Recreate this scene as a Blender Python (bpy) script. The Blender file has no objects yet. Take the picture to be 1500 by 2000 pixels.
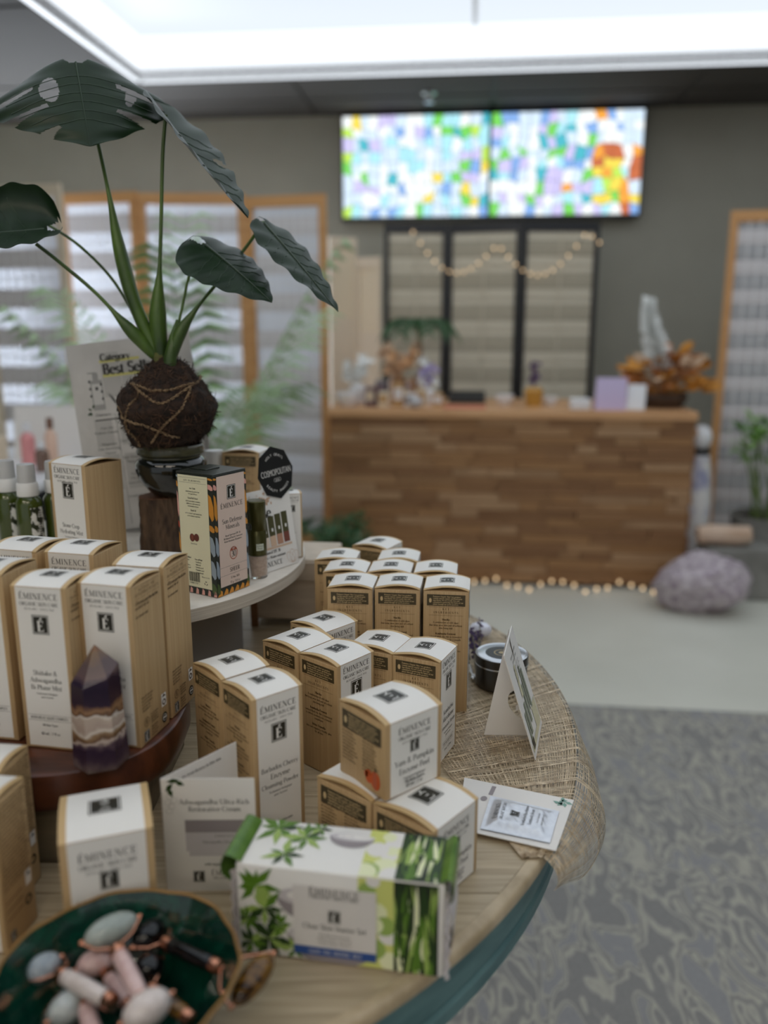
import bpy, bmesh, math, random, re
from mathutils import Vector, Matrix
random.seed(7)
SC = bpy.context.scene
COL = SC.collection
R = math.radians
PI = math.pi

# ------------------------------------------------------------------ camera
CAMZ = 1.32
FPX, HORIZON = 1600.0, 640.0
PITCH = math.atan((1000 - HORIZON) / FPX)
cam_data = bpy.data.cameras.new('camera')
cam = bpy.data.objects.new('camera', cam_data)
COL.objects.link(cam)
cam.location = (0, 0, CAMZ)
cam.rotation_euler = (PI / 2 - PITCH, 0, 0)
cam_data.sensor_fit = 'VERTICAL'
cam_data.sensor_height = 24.0
cam_data.sensor_width = 18.0
cam_data.lens = 24.0 * FPX / 2000.0
cam_data.clip_start = 0.02
cam_data.dof.use_dof = True
cam_data.dof.focus_distance = 0.82
cam_data.dof.aperture_fstop = (cam_data.lens / 1000.0) / 0.0104
SC.camera = cam

# ------------------------------------------------------------------ light and exposure
SC.view_settings.view_transform = 'Standard'
SC.view_settings.look = 'None'
SC.view_settings.exposure = 0.60
SC.view_settings.gamma = 1.0
SC.view_settings.use_curve_mapping = False
world = bpy.data.worlds.new('world')
SC.world = world
world.use_nodes = True
world.node_tree.nodes['Background'].inputs[0].default_value = (0.90, 0.95, 1.0, 1)
world.node_tree.nodes['Background'].inputs[1].default_value = 0.30
SKY_L = 0.58            # radiance of the skylight diffuser
LAMP_L = 13.0            # radiance of the ceiling tube lamps

# ------------------------------------------------------------------ camera maths used to lay things out on real planes
_cp, _sp = math.cos(PITCH), math.sin(PITCH)
def ray(px, py):
    a, b = (px - 750) / FPX, (py - 1000) / FPX
    return Vector((a, _cp - b * _sp, -_sp - b * _cp))
def atz(px, py, z):
    v = ray(px, py); t = (z - CAMZ) / v.z
    return Vector((v.x * t, v.y * t, z))
def aty(px, py, y):
    v = ray(px, py); t = y / v.y
    return Vector((v.x * t, y, CAMZ + v.z * t))
ALPHA = R(6)
ca, sa = math.cos(ALPHA), math.sin(ALPHA)
def W(x, y, z=0.0):     # room frame to world
    return Vector((x * ca + y * sa, -x * sa + y * ca, z))

# ------------------------------------------------------------------ materials
MATS = {}
def _nt(name):
    m = bpy.data.materials.new(name); m.use_nodes = True
    nt = m.node_tree; b = nt.nodes['Principled BSDF']
    MATS[name] = m
    return m, nt, b
def setp(b, **k):
    for key, v in k.items():
        key = key.replace('_', ' ')
        if key in b.inputs:
            b.inputs[key].default_value = v
def c4(c): return (c[0], c[1], c[2], 1)
def srgb(r, g, b):
    f = lambda v: (v / 255 / 12.92) if v / 255 <= 0.04045 else ((v / 255 + 0.055) / 1.055) ** 2.4
    return (f(r), f(g), f(b))
def mat(name, c, rough=0.5, **k):
    m, nt, b = _nt(name)
    setp(b, Base_Color=c4(c), Roughness=rough, **k)
    return m
def emat(name, c, s):
    m, nt, b = _nt(name)
    setp(b, Base_Color=(0, 0, 0, 1), Emission_Color=c4(c), Emission_Strength=s, Roughness=0.5)
    return m
def nmat(name, c1, c2, scale=(10, 10, 10), rough=0.5, bump=0.0, detail=4, lo=0.35, hi=0.65, kind='noise', dist=0.0, c3=None, bumpd=0.001, **k):
    m, nt, b = _nt(name)
    tc = nt.nodes.new('ShaderNodeTexCoord'); mp = nt.nodes.new('ShaderNodeMapping')
    mp.inputs['Scale'].default_value = scale
    nt.links.new(tc.outputs['Object'], mp.inputs['Vector'])
    if kind == 'noise':
        t = nt.nodes.new('ShaderNodeTexNoise'); t.inputs['Scale'].default_value = 1
        t.inputs['Detail'].default_value = detail; t.inputs['Distortion'].default_value = dist
        out = t.outputs['Fac']
    elif kind == 'wave':
        t = nt.nodes.new('ShaderNodeTexWave'); t.inputs['Scale'].default_value = 1
        t.inputs['Distortion'].default_value = dist; t.inputs['Detail'].default_value = detail
        out = t.outputs['Fac']
    else:
        t = nt.nodes.new('ShaderNodeTexVoronoi'); t.inputs['Scale'].default_value = 1
        out = t.outputs['Distance']
    nt.links.new(mp.outputs['Vector'], t.inputs['Vector'])
    r = nt.nodes.new('ShaderNodeValToRGB')
    r.color_ramp.elements[0].position = lo; r.color_ramp.elements[0].color = c4(c1)
    r.color_ramp.elements[1].position = hi; r.color_ramp.elements[1].color = c4(c2)
    if c3:
        e = r.color_ramp.elements.new((lo + hi) / 2); e.color = c4(c3)
    nt.links.new(out, r.inputs['Fac'])
    nt.links.new(r.outputs['Color'], b.inputs['Base Color'])
    if bump:
        bp = nt.nodes.new('ShaderNodeBump'); bp.inputs['Strength'].default_value = bump
        bp.inputs['Distance'].default_value = bumpd
        nt.links.new(out, bp.inputs['Height']); nt.links.new(bp.outputs['Normal'], b.inputs['Normal'])
    setp(b, Roughness=rough, **k)
    return m

KRAFT = nmat('kraft_board', srgb(170, 140, 98), srgb(196, 168, 126), (1700, 1700, 6), 0.55, 0.08, 2, 0.3, 0.7)
KRAFT_EDGE = mat('kraft_edge', srgb(196, 166, 118), 0.5)
WHITE_CARD = mat('white_card', srgb(231, 229, 224), 0.36)
WHITE_PAPER = mat('white_paper', srgb(228, 225, 220), 0.5)
INK = mat('dark_ink', srgb(44, 42, 37), 0.5)
EMB = mat('olive_black_ink', srgb(34, 32, 20), 0.42)
GREYINK = mat('grey_ink', srgb(96, 94, 90), 0.5)
BROWNINK = mat('brown_ink', srgb(70, 50, 22), 0.5)
REDINK = mat('red_ink', srgb(178, 90, 60), 0.5)
ORANGEINK = mat('orange_ink', srgb(196, 84, 34), 0.5)
DARKBAND = mat('dark_band', srgb(72, 62, 40), 0.5)
KRAFTINK = mat('kraft_ink', srgb(205, 180, 135), 0.5)
YELLOWINK = mat('yellow_ink', srgb(196, 190, 110), 0.5)
BLUEINK = mat('blue_ink', srgb(36, 76, 142), 0.45)
LEAFINK = mat('leaf_ink', srgb(84, 122, 30), 0.4)
LEAFINK2 = mat('leaf_ink_dark', srgb(34, 62, 16), 0.4)
LEAFINK3 = mat('leaf_ink_pale', srgb(150, 176, 88), 0.4)
LIMEINK = mat('lime_ink', srgb(206, 212, 120), 0.4)
PALEINK = mat('pale_lime_ink', srgb(228, 232, 190), 0.4)
GREYPRINT = mat('grey_print', srgb(146, 138, 140), 0.4)
GREYPRINT2 = mat('light_grey_print', srgb(196, 191, 192), 0.4)
BLACKGLOSS = mat('black_print', srgb(14, 14, 16), 0.35)

# ------------------------------------------------------------------ mesh builder
class MB:
    def __init__(s):
        s.v = []; s.f = []; s.mi = []; s.m = 0
    def add(s, vs, fs):
        o = len(s.v); s.v += [tuple(p) for p in vs]
        for f in fs:
            s.f.append(tuple(i + o for i in f)); s.mi.append(s.m)
    def quad(s, a, b, c, d): s.add([a, b, c, d], [(0, 1, 2, 3)])
    def poly(s, pts): s.add(pts, [tuple(range(len(pts)))])
    def box(s, x0, y0, z0, x1, y1, z1, M=None):
        P = [Vector((x, y, z)) for z in (z0, z1) for y in (y0, y1) for x in (x0, x1)]
        if M: P = [M @ p for p in P]
        s.add(P, [(0, 2, 3, 1), (4, 5, 7, 6), (0, 1, 5, 4), (2, 6, 7, 3), (0, 4, 6, 2), (1, 3, 7, 5)])
    def rbox(s, x0, y0, z0, x1, y1, z1, r, seg=2, M=None):
        bm = bmesh.new(); bmesh.ops.create_cube(bm, size=1)
        for v in bm.verts:
            v.co = Vector((x0 + (v.co.x + .5) * (x1 - x0), y0 + (v.co.y + .5) * (y1 - y0), z0 + (v.co.z + .5) * (z1 - z0)))
        bmesh.ops.bevel(bm, geom=bm.edges[:], offset=r, segments=seg, affect='EDGES', profile=0.5)
        bm.verts.index_update()
        s.add([(M @ v.co) if M else v.co for v in bm.verts], [tuple(v.index for v in f.verts) for f in bm.faces])
        bm.free()
    def grid(s, fn, nu, nv, wrapu=False):
        n = nu if wrapu else nu + 1
        vs = [fn(i / nu, j / nv) for j in range(nv + 1) for i in range(n)]
        fs = []
        for j in range(nv):
            for i in range(nu):
                i2 = (i + 1) % n
                fs.append((j * n + i, j * n + i2, (j + 1) * n + i2, (j + 1) * n + i))
        s.add(vs, fs)
    def lathe(s, prof, n=32, c=(0, 0, 0), a0=0, a1=2 * PI):
        full = abs(a1 - a0 - 2 * PI) < 1e-6
        m = n if full else n + 1
        vs = []
        for r, z in prof:
            for i in range(m):
                a = a0 + (a1 - a0) * i / n
                vs.append((c[0] + r * math.cos(a), c[1] + r * math.sin(a), c[2] + z))
        fs = []
        for j in range(len(prof) - 1):
            for i in range(n):
                i2 = (i + 1) % m
                fs.append((j * m + i, j * m + i2, (j + 1) * m + i2, (j + 1) * m + i))
        s.add(vs, fs)
    def tube(s, pts, rad, n=8, cap=True):
        pts = [Vector(p) for p in pts]; k = len(pts)
        if not hasattr(rad, '__len__'): rad = [rad] * k
        up = Vector((0, 0, 1)); vs = []; prev = None
        for i, p in enumerate(pts):
            t = (pts[min(i + 1, k - 1)] - pts[max(i - 1, 0)])
            if t.length < 1e-9: t = Vector((0, 0, 1))
            t.normalize()
            if prev is None:
                a = t.cross(up)
                if a.length < 1e-3: a = t.cross(Vector((1, 0, 0)))
            else:
                a = prev - t * prev.dot(t)
                if a.length < 1e-6: a = t.cross(up)
            a.normalize(); prev = a; b = t.cross(a)
            for j in range(n):
                an = 2 * PI * j / n
                vs.append(p + (a * math.cos(an) + b * math.sin(an)) * rad[i])
        fs = [(i * n + j, i * n + (j + 1) % n, (i + 1) * n + (j + 1) % n, (i + 1) * n + j) for i in range(k - 1) for j in range(n)]
        if cap:
            fs += [tuple(range(n))[::-1], tuple((k - 1) * n + j for j in range(n))]
        s.add(vs, fs)
    def ell(s, c, ax, ay, az, nu=20, nv=12, fn=None):   # ellipsoid from three half-axis vectors
        c = Vector(c); ax = Vector(ax); ay = Vector(ay); az = Vector(az)
        def f(u, v):
            th = 2 * PI * u; ph = PI * v
            d = Vector((math.sin(ph) * math.cos(th), math.sin(ph) * math.sin(th), math.cos(ph)))
            k = fn(d) if fn else 1
            return c + (ax * d.x + ay * d.y + az * d.z) * k
        s.grid(f, nu, nv, True)
    # printed graphics through a mapping (u, v, offset) -> point
    def mrect(s, mp, u0, v0, u1, v1, off, nu=1, nv=1):
        s.grid(lambda a, b: mp(u0 + (u1 - u0) * a, v0 + (v1 - v0) * b, off), nu, nv)
    def mpoly(s, mp, pts, off): s.poly([mp(x, y, off) for x, y in pts])
    def mdisc(s, mp, cx, cy, rx, ry, off, n=20):
        s.poly([mp(cx + rx * math.cos(2 * PI * i / n), cy + ry * math.sin(2 * PI * i / n), off) for i in range(n)])
    def mring(s, mp, cx, cy, r0, r1, off, n=24, k=1.0):
        s.grid(lambda a, b: mp(cx + (r0 + (r1 - r0) * b) * math.cos(2 * PI * a), cy + k * (r0 + (r1 - r0) * b) * math.sin(2 * PI * a), off), n, 1)
    def text(s, mp, st, cx, cy, size, off, align='c', sp=0.06, wt=1.0, xs=1.0, fine=True):
        w = text_w(st, sp) * size * xs
        x = cx - (w / 2 if align == 'c' else (w if align == 'r' else 0))
        for ch in st:
            g = glyph(ch, wt, fine)
            for strip in g[1]:
                n = len(strip)
                vs = []
                for (l, r) in strip:
                    vs.append(mp(x + l[0] * size * xs, cy + l[1] * size, off)); vs.append(mp(x + r[0] * size * xs, cy + r[1] * size, off))
                s.add(vs, [(2 * i, 2 * i + 1, 2 * i + 3, 2 * i + 2) for i in range(n - 1)])
            x += (g[0] + sp) * size * xs
        return w
    def sans(s, mp, st, cx, cy, size, off, align='c', xs=1.0):
        vs, fs, w = sans_mesh(st)
        x0 = cx - (w * size * xs / 2 if align == 'c' else 0)
        s.add([mp(x0 + a * size * xs, cy + b * size, off) for a, b in vs], fs)
    def build(s, name, mats, parent=None, smooth=False, angle=40, kind=None, label=None):
        me = bpy.data.meshes.new(name)
        me.from_pydata(s.v, [], s.f)
        if not isinstance(mats, (list, tuple)): mats = [mats]
        for m in mats: me.materials.append(m)
        if len(mats) > 1: me.polygons.foreach_set('material_index', s.mi)
        if smooth:
            me.polygons.foreach_set('use_smooth', [True] * len(s.f))
            me.set_sharp_from_angle(angle=R(angle))
        me.update()
        return link(name, me, parent, kind, label)
def link(name, me, parent=None, kind=None, label=None):
    o = bpy.data.objects.new(name, me); COL.objects.link(o)
    if parent: o.parent = parent
    if kind: o['kind'] = kind
    if label: o['label'] = label
    return o
def thing(name, label, cat, loc=(0, 0, 0), rz=0, group=None):
    o = bpy.data.objects.new(name, None); COL.objects.link(o)
    o.empty_display_size = 0.02
    o.location = loc; o.rotation_euler = (0, 0, rz)
    return tag(o, label, cat, group)
def tag(o, label, cat, group=None):
    o['label'] = label; o['category'] = cat
    if group: o['group'] = group
    return o
KIDS = {}
def dup(root, name, label, cat, loc, rz=0, group=None, rot=None):
    r = root.copy(); COL.objects.link(r); r.name = name
    r.location = loc; r.rotation_euler = rot or (0, 0, rz)
    tag(r, label, cat, group)
    for ch in root.children:
        c = ch.copy(); COL.objects.link(c); c.parent = r
        for g in ch.children:
            d = g.copy(); COL.objects.link(d); d.parent = c
    return r

# ------------------------------------------------------------------ a small serif pen font (strokes with thick verticals)
TH, TN = 0.135, 0.05
G = {
 'A': '.72|l 0,0,.35,1,.05 l .35,1,.68,0,.14 l .15,.33,.56,.33,.05 l -.06,.02,.14,.02,.04 l .54,.02,.8,.02,.04',
 'B': '.62|l .12,0,.12,1 a .3,.76,.2,.24,-90,90 a .3,.26,.25,.27,-90,90 l .12,.98,.3,.98 l .12,.52,.3,.52 l .12,.02,.3,.02',
 'C': '.7|a .4,.5,.38,.5,50,310 l .64,.7,.64,.95,.04',
 'D': '.74|l .12,0,.12,1 a .3,.5,.4,.48,-90,90 l 0,.98,.32,.98 l 0,.02,.32,.02',
 'E': '.62|l .13,0,.13,1 l 0,.98,.56,.98 l .13,.52,.42,.52 l 0,.02,.58,.02 l .55,.98,.55,.78,.05 l .58,.02,.58,.24,.05 l .42,.42,.42,.62,.04',
 'F': '.58|l .13,0,.13,1 l 0,.98,.54,.98 l .13,.52,.42,.52 l 0,.02,.27,.02,.04 l .54,.98,.54,.78,.05',
 'G': '.76|a .4,.5,.38,.5,50,330 l .66,0,.66,.42 l .5,.42,.78,.42,.04',
 'H': '.8|l .13,0,.13,1 l .66,0,.66,1 l .13,.52,.66,.52 l 0,.02,.27,.02,.04 l 0,.98,.27,.98,.04 l .53,.02,.8,.02,.04 l .53,.98,.8,.98,.04',
 'I': '.28|l .14,0,.14,1 l 0,.02,.28,.02,.04 l 0,.98,.28,.98,.04',
 'J': '.4|l .25,.2,.25,1 a .12,.2,.13,.2,180,360 l .12,.98,.38,.98,.04',
 'K': '.74|l .13,0,.13,1 l .13,.4,.6,.98,.05 l .28,.55,.64,0,.13 l 0,.02,.27,.02,.04 l 0,.98,.27,.98,.04 l .48,.98,.72,.98,.04 l .52,.02,.78,.02,.04',
 'L': '.58|l .13,0,.13,1 l 0,.02,.54,.02 l 0,.98,.27,.98,.04 l .54,.02,.54,.26,.05',
 'M': '.94|l .12,0,.12,1,.05 l .12,1,.46,.1,.13 l .46,.1,.8,1,.05 l .8,0,.8,1 l 0,.02,.24,.02,.04 l .68,.02,.94,.02,.04 l 0,.98,.16,.98,.04 l .78,.98,.94,.98,.04',
 'N': '.8|l .12,0,.12,1,.05 l .12,1,.68,0,.13 l .68,0,.68,1,.05 l 0,.02,.24,.02,.04 l 0,.98,.16,.98,.04 l .56,.98,.8,.98,.04',
 'O': '.8|a .4,.5,.38,.5,0,360',
 'P': '.58|l .13,0,.13,1 a .28,.73,.26,.26,-90,90 l 0,.98,.3,.98 l .13,.47,.3,.47 l 0,.02,.27,.02,.04',
 'R': '.7|l .13,0,.13,1 a .28,.74,.24,.25,-90,90 l 0,.98,.3,.98 l .13,.5,.3,.5 l .3,.5,.62,0,.13 l 0,.02,.27,.02,.04 l .54,.02,.74,.02,.04',
 'S': '.54|a .27,.74,.21,.25,30,270 a .27,.25,.23,.25,-150,90 l .46,.78,.46,.95,.04 l .04,.05,.04,.24,.04',
 'T': '.66|l .33,0,.33,1 l 0,.98,.66,.98 l .02,.98,.02,.76,.05 l .64,.98,.64,.76,.05 l .2,.02,.46,.02,.04',
 'U': '.76|l .13,.3,.13,1 a .38,.3,.26,.3,180,360 l .64,.3,.64,1,.05 l 0,.98,.27,.98,.04 l .52,.98,.76,.98,.04',
 'V': '.7|l .05,1,.35,0,.13 l .35,0,.65,1,.05 l -.05,.98,.2,.98,.04 l .52,.98,.76,.98,.04',
 'W': '1|l .05,1,.28,0,.13 l .28,0,.5,.9,.05 l .5,.9,.73,0,.13 l .73,0,.95,1,.05 l -.05,.98,.18,.98,.04 l .84,.98,1.04,.98,.04',
 'X': '.7|l .05,1,.62,0,.13 l .05,0,.62,1,.05',
 'Y': '.68|l .02,1,.34,.5,.13 l .34,.5,.66,1,.05 l .34,0,.34,.5 l .2,.02,.48,.02,.04',
 'a': '.5|a .24,.44,.17,.18,20,140 l .4,.05,.4,.46 a .22,.19,.19,.18,0,360 l .38,.03,.5,.05,.05',
 'b': '.56|l .1,.02,.1,1 a .29,.31,.24,.31,-160,160 l 0,.98,.1,.98,.04',
 'c': '.46|a .27,.31,.24,.31,50,315',
 'd': '.56|l .46,0,.46,1 a .27,.31,.24,.31,20,340 l .34,.98,.46,.98,.04 l .46,.02,.56,.02,.04',
 'e': '.5|a .26,.31,.23,.31,0,315 l .05,.34,.48,.34,.05',
 'f': '.34|l .14,0,.14,.8 a .28,.8,.14,.18,60,180 l 0,.6,.32,.6,.045 l .02,.02,.28,.02,.04',
 'g': '.52|a .24,.38,.2,.23,0,360 a .24,-.1,.22,.17,0,360 l .08,.14,.4,.06,.08 l .38,.56,.54,.62,.05',
 'h': '.58|l .1,0,.1,1 a .3,.38,.17,.23,0,150 l .47,0,.47,.4 l 0,.02,.22,.02,.04 l .36,.02,.58,.02,.04 l 0,.98,.1,.98,.04',
 'i': '.26|l .13,0,.13,.62 l 0,.02,.26,.02,.04 l .02,.6,.13,.6,.04 l .13,.8,.13,.92',
 'j': '.26|l .13,-.15,.13,.62 l .02,.6,.13,.6,.04 l .13,.8,.13,.92',
 'k': '.56|l .1,0,.1,1 l .1,.26,.44,.6,.05 l .2,.38,.5,0,.12 l 0,.02,.22,.02,.04 l .34,.6,.54,.6,.04 l .4,.02,.58,.02,.04',
 'l': '.26|l .13,0,.13,1 l 0,.02,.26,.02,.04 l .02,.98,.13,.98,.04',
 'm': '.86|l .1,0,.1,.62 a .27,.38,.16,.23,0,150 l .43,0,.43,.4 a .6,.38,.16,.23,0,150 l .76,0,.76,.4 l 0,.02,.2,.02,.04 l .34,.02,.52,.02,.04 l .68,.02,.86,.02,.04 l 0,.6,.1,.6,.04',
 'n': '.58|l .1,0,.1,.62 a .3,.38,.17,.23,0,150 l .47,0,.47,.4 l 0,.02,.22,.02,.04 l .36,.02,.58,.02,.04 l 0,.6,.1,.6,.04',
 'o': '.52|a .26,.31,.24,.31,0,360',
 'p': '.56|l .1,-.3,.1,.62 a .29,.31,.24,.31,-160,160 l 0,-.28,.22,-.28,.04 l 0,.6,.1,.6,.04',
 'q': '.56|l .46,-.3,.46,.62 a .27,.31,.24,.31,20,340',
 'r': '.4|l .1,0,.1,.62 a .28,.38,.17,.23,60,160 l 0,.02,.24,.02,.04 l 0,.6,.1,.6,.04',
 's': '.4|a .2,.46,.15,.16,30,270 a .2,.15,.17,.16,-150,90',
 't': '.34|l .13,.1,.13,.82 a .24,.12,.11,.12,180,300 l 0,.6,.32,.6,.045',
 'u': '.58|l .1,.2,.1,.62 a .27,.2,.17,.2,180,330 l .47,0,.47,.62 l 0,.6,.1,.6,.04 l .36,.6,.47,.6,.04 l .47,.02,.58,.02,.04',
 'v': '.52|l .04,.62,.26,0,.12 l .26,0,.48,.62,.05 l -.03,.6,.16,.6,.04 l .38,.6,.55,.6,.04',
 'w': '.76|l .04,.62,.2,0,.12 l .2,0,.37,.6,.05 l .37,.6,.54,0,.12 l .54,0,.7,.62,.05 l -.03,.6,.14,.6,.04',
 'x': '.52|l .04,.62,.48,0,.12 l .04,0,.48,.62,.05',
 'y': '.52|l .04,.62,.26,0,.12 l .48,.62,.14,-.28,.05 l -.03,.6,.16,.6,.04 l .38,.6,.55,.6,.04',
 'z': '.46|l .04,.6,.44,.6 l .44,.6,.04,.02,.1 l .04,.02,.44,.02',
 '&': '.76|a .3,.76,.15,.2,-60,240 l .2,.62,.66,0,.12 a .28,.24,.25,.24,90,320 l .48,.2,.62,.5,.05',
 '0': '.52|a .26,.5,.24,.5,0,360', '1': '.3|l .16,0,.16,1 l .02,.85,.16,1,.05',
 '2': '.5|a .25,.72,.2,.27,-20,160 l .43,.62,.05,.02,.07 l .03,.03,.47,.03,.07',
 '3': '.5|a .24,.75,.19,.24,-90,150 a .24,.26,.22,.26,-150,90', '4': '.54|l .4,0,.4,1 l .4,1,.02,.3,.05 l .02,.28,.52,.28',
 '5': '.5|l .1,.98,.44,.98 l .1,.98,.1,.55,.06 a .24,.3,.22,.3,-150,110', '6': '.52|a .26,.3,.22,.3,0,360 a .4,.4,.36,.58,90,180',
 '7': '.5|l .04,.98,.46,.98 l .46,.98,.18,0,.08', '8': '.52|a .26,.75,.19,.24,0,360 a .26,.26,.23,.27,0,360', '9': '.52|a .26,.7,.22,.3,0,360 a .12,.6,.36,.58,-90,0',
 '.': '.2|l .1,0,.1,.12', ',': '.2|l .12,.1,.06,-.15,.09', '-': '.34|l .04,.34,.3,.34,.06', '/': '.4|l .02,-.1,.38,1,.05',
 ':': '.2|l .1,0,.1,.12 l .1,.5,.1,.62', '~': '.2|l .1,.42,.1,.56', '+': '.5|l .25,.1,.25,.6,.06 l 0,.35,.5,.35,.06', '%': '.7|a .15,.8,.13,.2,0,360 a .55,.2,.13,.2,0,360 l .1,0,.6,1,.05',
 ' ': '.3|', '\u00c9': None, '\u00e9': None,
}
G['\u00c9'] = G['E'] + ' l .26,1.1,.46,1.3,.09'
G['\u00e9'] = G['e'] + ' l .22,.74,.38,.95,.09'
_GC = {}
def glyph(ch, wt=1.0, fine=True):
    key = (ch, wt, fine)
    if key in _GC: return _GC[key]
    d = G.get(ch, G['o']); adv, body = d.split('|'); strips = []
    it = body.split()
    for i in range(0, len(it), 2):
        n = [float(q) for q in it[i + 1].split(',')]
        if it[i] == 'l':
            P = [(n[0], n[1]), (n[2], n[3])]; w = n[4] if len(n) > 4 else None
        else:
            k = max(3, int(abs(n[5] - n[4]) / (30 if fine else 60)))
            P = [(n[0] + n[2] * math.cos(R(n[4] + (n[5] - n[4]) * t / k)), n[1] + n[3] * math.sin(R(n[4] + (n[5] - n[4]) * t / k))) for t in range(k + 1)]; w = None
        S = []
        for j, p in enumerate(P):
            a = P[max(j - 1, 0)]; b = P[min(j + 1, len(P) - 1)]
            dx, dy = b[0] - a[0], b[1] - a[1]; L = math.hypot(dx, dy) or 1
            ww = (w if w else TN + (TH - TN) * (abs(dy) / L) ** 1.3) * wt / 2
            if w and w < 0.06 and wt > 1: ww = w * (1 + (wt - 1) * 0.3) / 2
            S.append(((p[0] - dy / L * ww, p[1] + dx / L * ww), (p[0] + dy / L * ww, p[1] - dx / L * ww)))
        strips.append(S)
    _GC[key] = (float(adv), strips)
    return _GC[key]
def text_w(st, sp=0.06):
    return sum(glyph(c)[0] + sp for c in st) - sp
_SC = {}
def sans_mesh(st):
    if st in _SC: return _SC[st]
    cu = bpy.data.curves.new('t', 'FONT'); cu.body = st; cu.resolution_u = 3
    o = bpy.data.objects.new('t', cu); COL.objects.link(o)
    bpy.context.view_layer.update()
    me = bpy.data.meshes.new_from_object(o.evaluated_get(bpy.context.evaluated_depsgraph_get()))
    vs = [(v.co.x, v.co.y) for v in me.vertices]; fs = [tuple(p.vertices) for p in me.polygons]
    h = 0.72
    x0 = min(v[0] for v in vs); x1 = max(v[0] for v in vs)
    vs = [((a - x0) / h, b / h) for a, b in vs]
    bpy.data.objects.remove(o); bpy.data.curves.remove(cu); bpy.data.meshes.remove(me)
    _SC[st] = (vs, fs, (x1 - x0) / h)
    return _SC[st]
def plane(O, ux, uy):   # mapping onto a flat card: origin, unit right, unit up
    O = Vector(O); ux = Vector(ux).normalized(); uy = Vector(uy).normalized(); n = ux.cross(uy)
    return lambda u, v, o: O + ux * u + uy * v + n * o

# ================================================================== THE SETTING
WALL = nmat('wall_paint', srgb(156, 153, 140), srgb(162, 159, 146), (3, 3, 3), 0.8)
CEIL = nmat('ceiling_tile_board', srgb(68, 64, 61), srgb(76, 72, 69), (120, 120, 120), 0.9, 0.2, 5)
CEILG = mat('ceiling_grid', srgb(58, 55, 53), 0.7)
WELLW = mat('white_well_paint', srgb(240, 242, 245), 0.6); WELL_GLOW = emat('glowing_well_paint', (0.90, 0.96, 1.03), 0.80)  # second material: emission added to the well walls for daylight brightness
VINYL = nmat('grey_vinyl', srgb(206, 205, 192), srgb(216, 215, 202), (2, 2, 2), 0.42, 0.0, 6)
SKYM = emat('skylight_diffuser', (0.86, 0.94, 1.03), SKY_L)
LAMPM = emat('tube_lamp', (1.0, 0.90, 0.76), LAMP_L)
LAMPBODY = mat('lamp_body', srgb(230, 230, 228), 0.5)

def rbox_room(mb, x0, y0, z0, x1, y1, z1):
    P = [W(x, y, z) for z in (z0, z1) for y in (y0, y1) for x in (x0, x1)]
    mb.add(P, [(0, 2, 3, 1), (4, 5, 7, 6), (0, 1, 5, 4), (2, 6, 7, 3), (0, 4, 6, 2), (1, 3, 7, 5)])
XL, XR, YB, YF, ZC = -4.6, 4.8, 6.0, -3.2, 2.74
b = MB(); rbox_room(b, XL, YF, -0.1, XR, YB, 0.0); b.build('floor', VINYL, kind='structure')
b = MB(); rbox_room(b, XL, YB, 0.0, XR, YB + 0.12, ZC + 0.3); b.build('wall_back', WALL, kind='structure')
b = MB(); rbox_room(b, XL - 0.12, YF, 0.0, XL, YB, ZC + 0.3); b.build('wall_left', WALL, kind='structure')
b = MB(); rbox_room(b, XR, YF, 0.0, XR + 0.12, YB, ZC + 0.3); b.build('wall_right', WALL, kind='structure')
BASEM = mat('baseboard_paint', srgb(90, 84, 76), 0.5)
b = MB(); rbox_room(b, XL, YB - 0.015, 0.0, XR, YB, 0.1); b.build('baseboard_back', BASEM, kind='structure')

# ceiling with the skylight opening
SX0, SX1, SY0, SY1 = -1.985, 3.9, -0.2, 5.10
b = MB()
for r in ((XL, YF, XR, SY0), (XL, SY1, XR, YB), (XL, SY0, SX0, SY1), (SX1, SY0, XR, SY1)):
    rbox_room(b, r[0], r[1], ZC, r[2], r[3], ZC + 0.06)
ceiling = b.build('ceiling', CEILG, kind='structure')
tile_me = None
def tiles(x0, x1, y0, y1, nx, ny):
    dx, dy = (x1 - x0) / nx, (y1 - y0) / ny
    b = MB(); b.rbox(-dx / 2 + .012, -dy / 2 + .012, -.008, dx / 2 - .012, dy / 2 - .012, 0.002, .004, 1)
    o = None
    for i in range(nx):
        for j in range(ny):
            if o is None: o = b.build('ceiling_tile', CEIL, ceiling); q = o
            else: q = o.copy(); COL.objects.link(q)
            q.location = W(x0 + (i + .5) * dx, y0 + (j + .5) * dy, ZC); q.rotation_euler = (0, 0, -ALPHA)
tiles(XL, XR, SY1 + .02, YB, 8, 2)
tiles(XL, SX0 - .02, 0.3, SY1, 3, 4)

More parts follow.
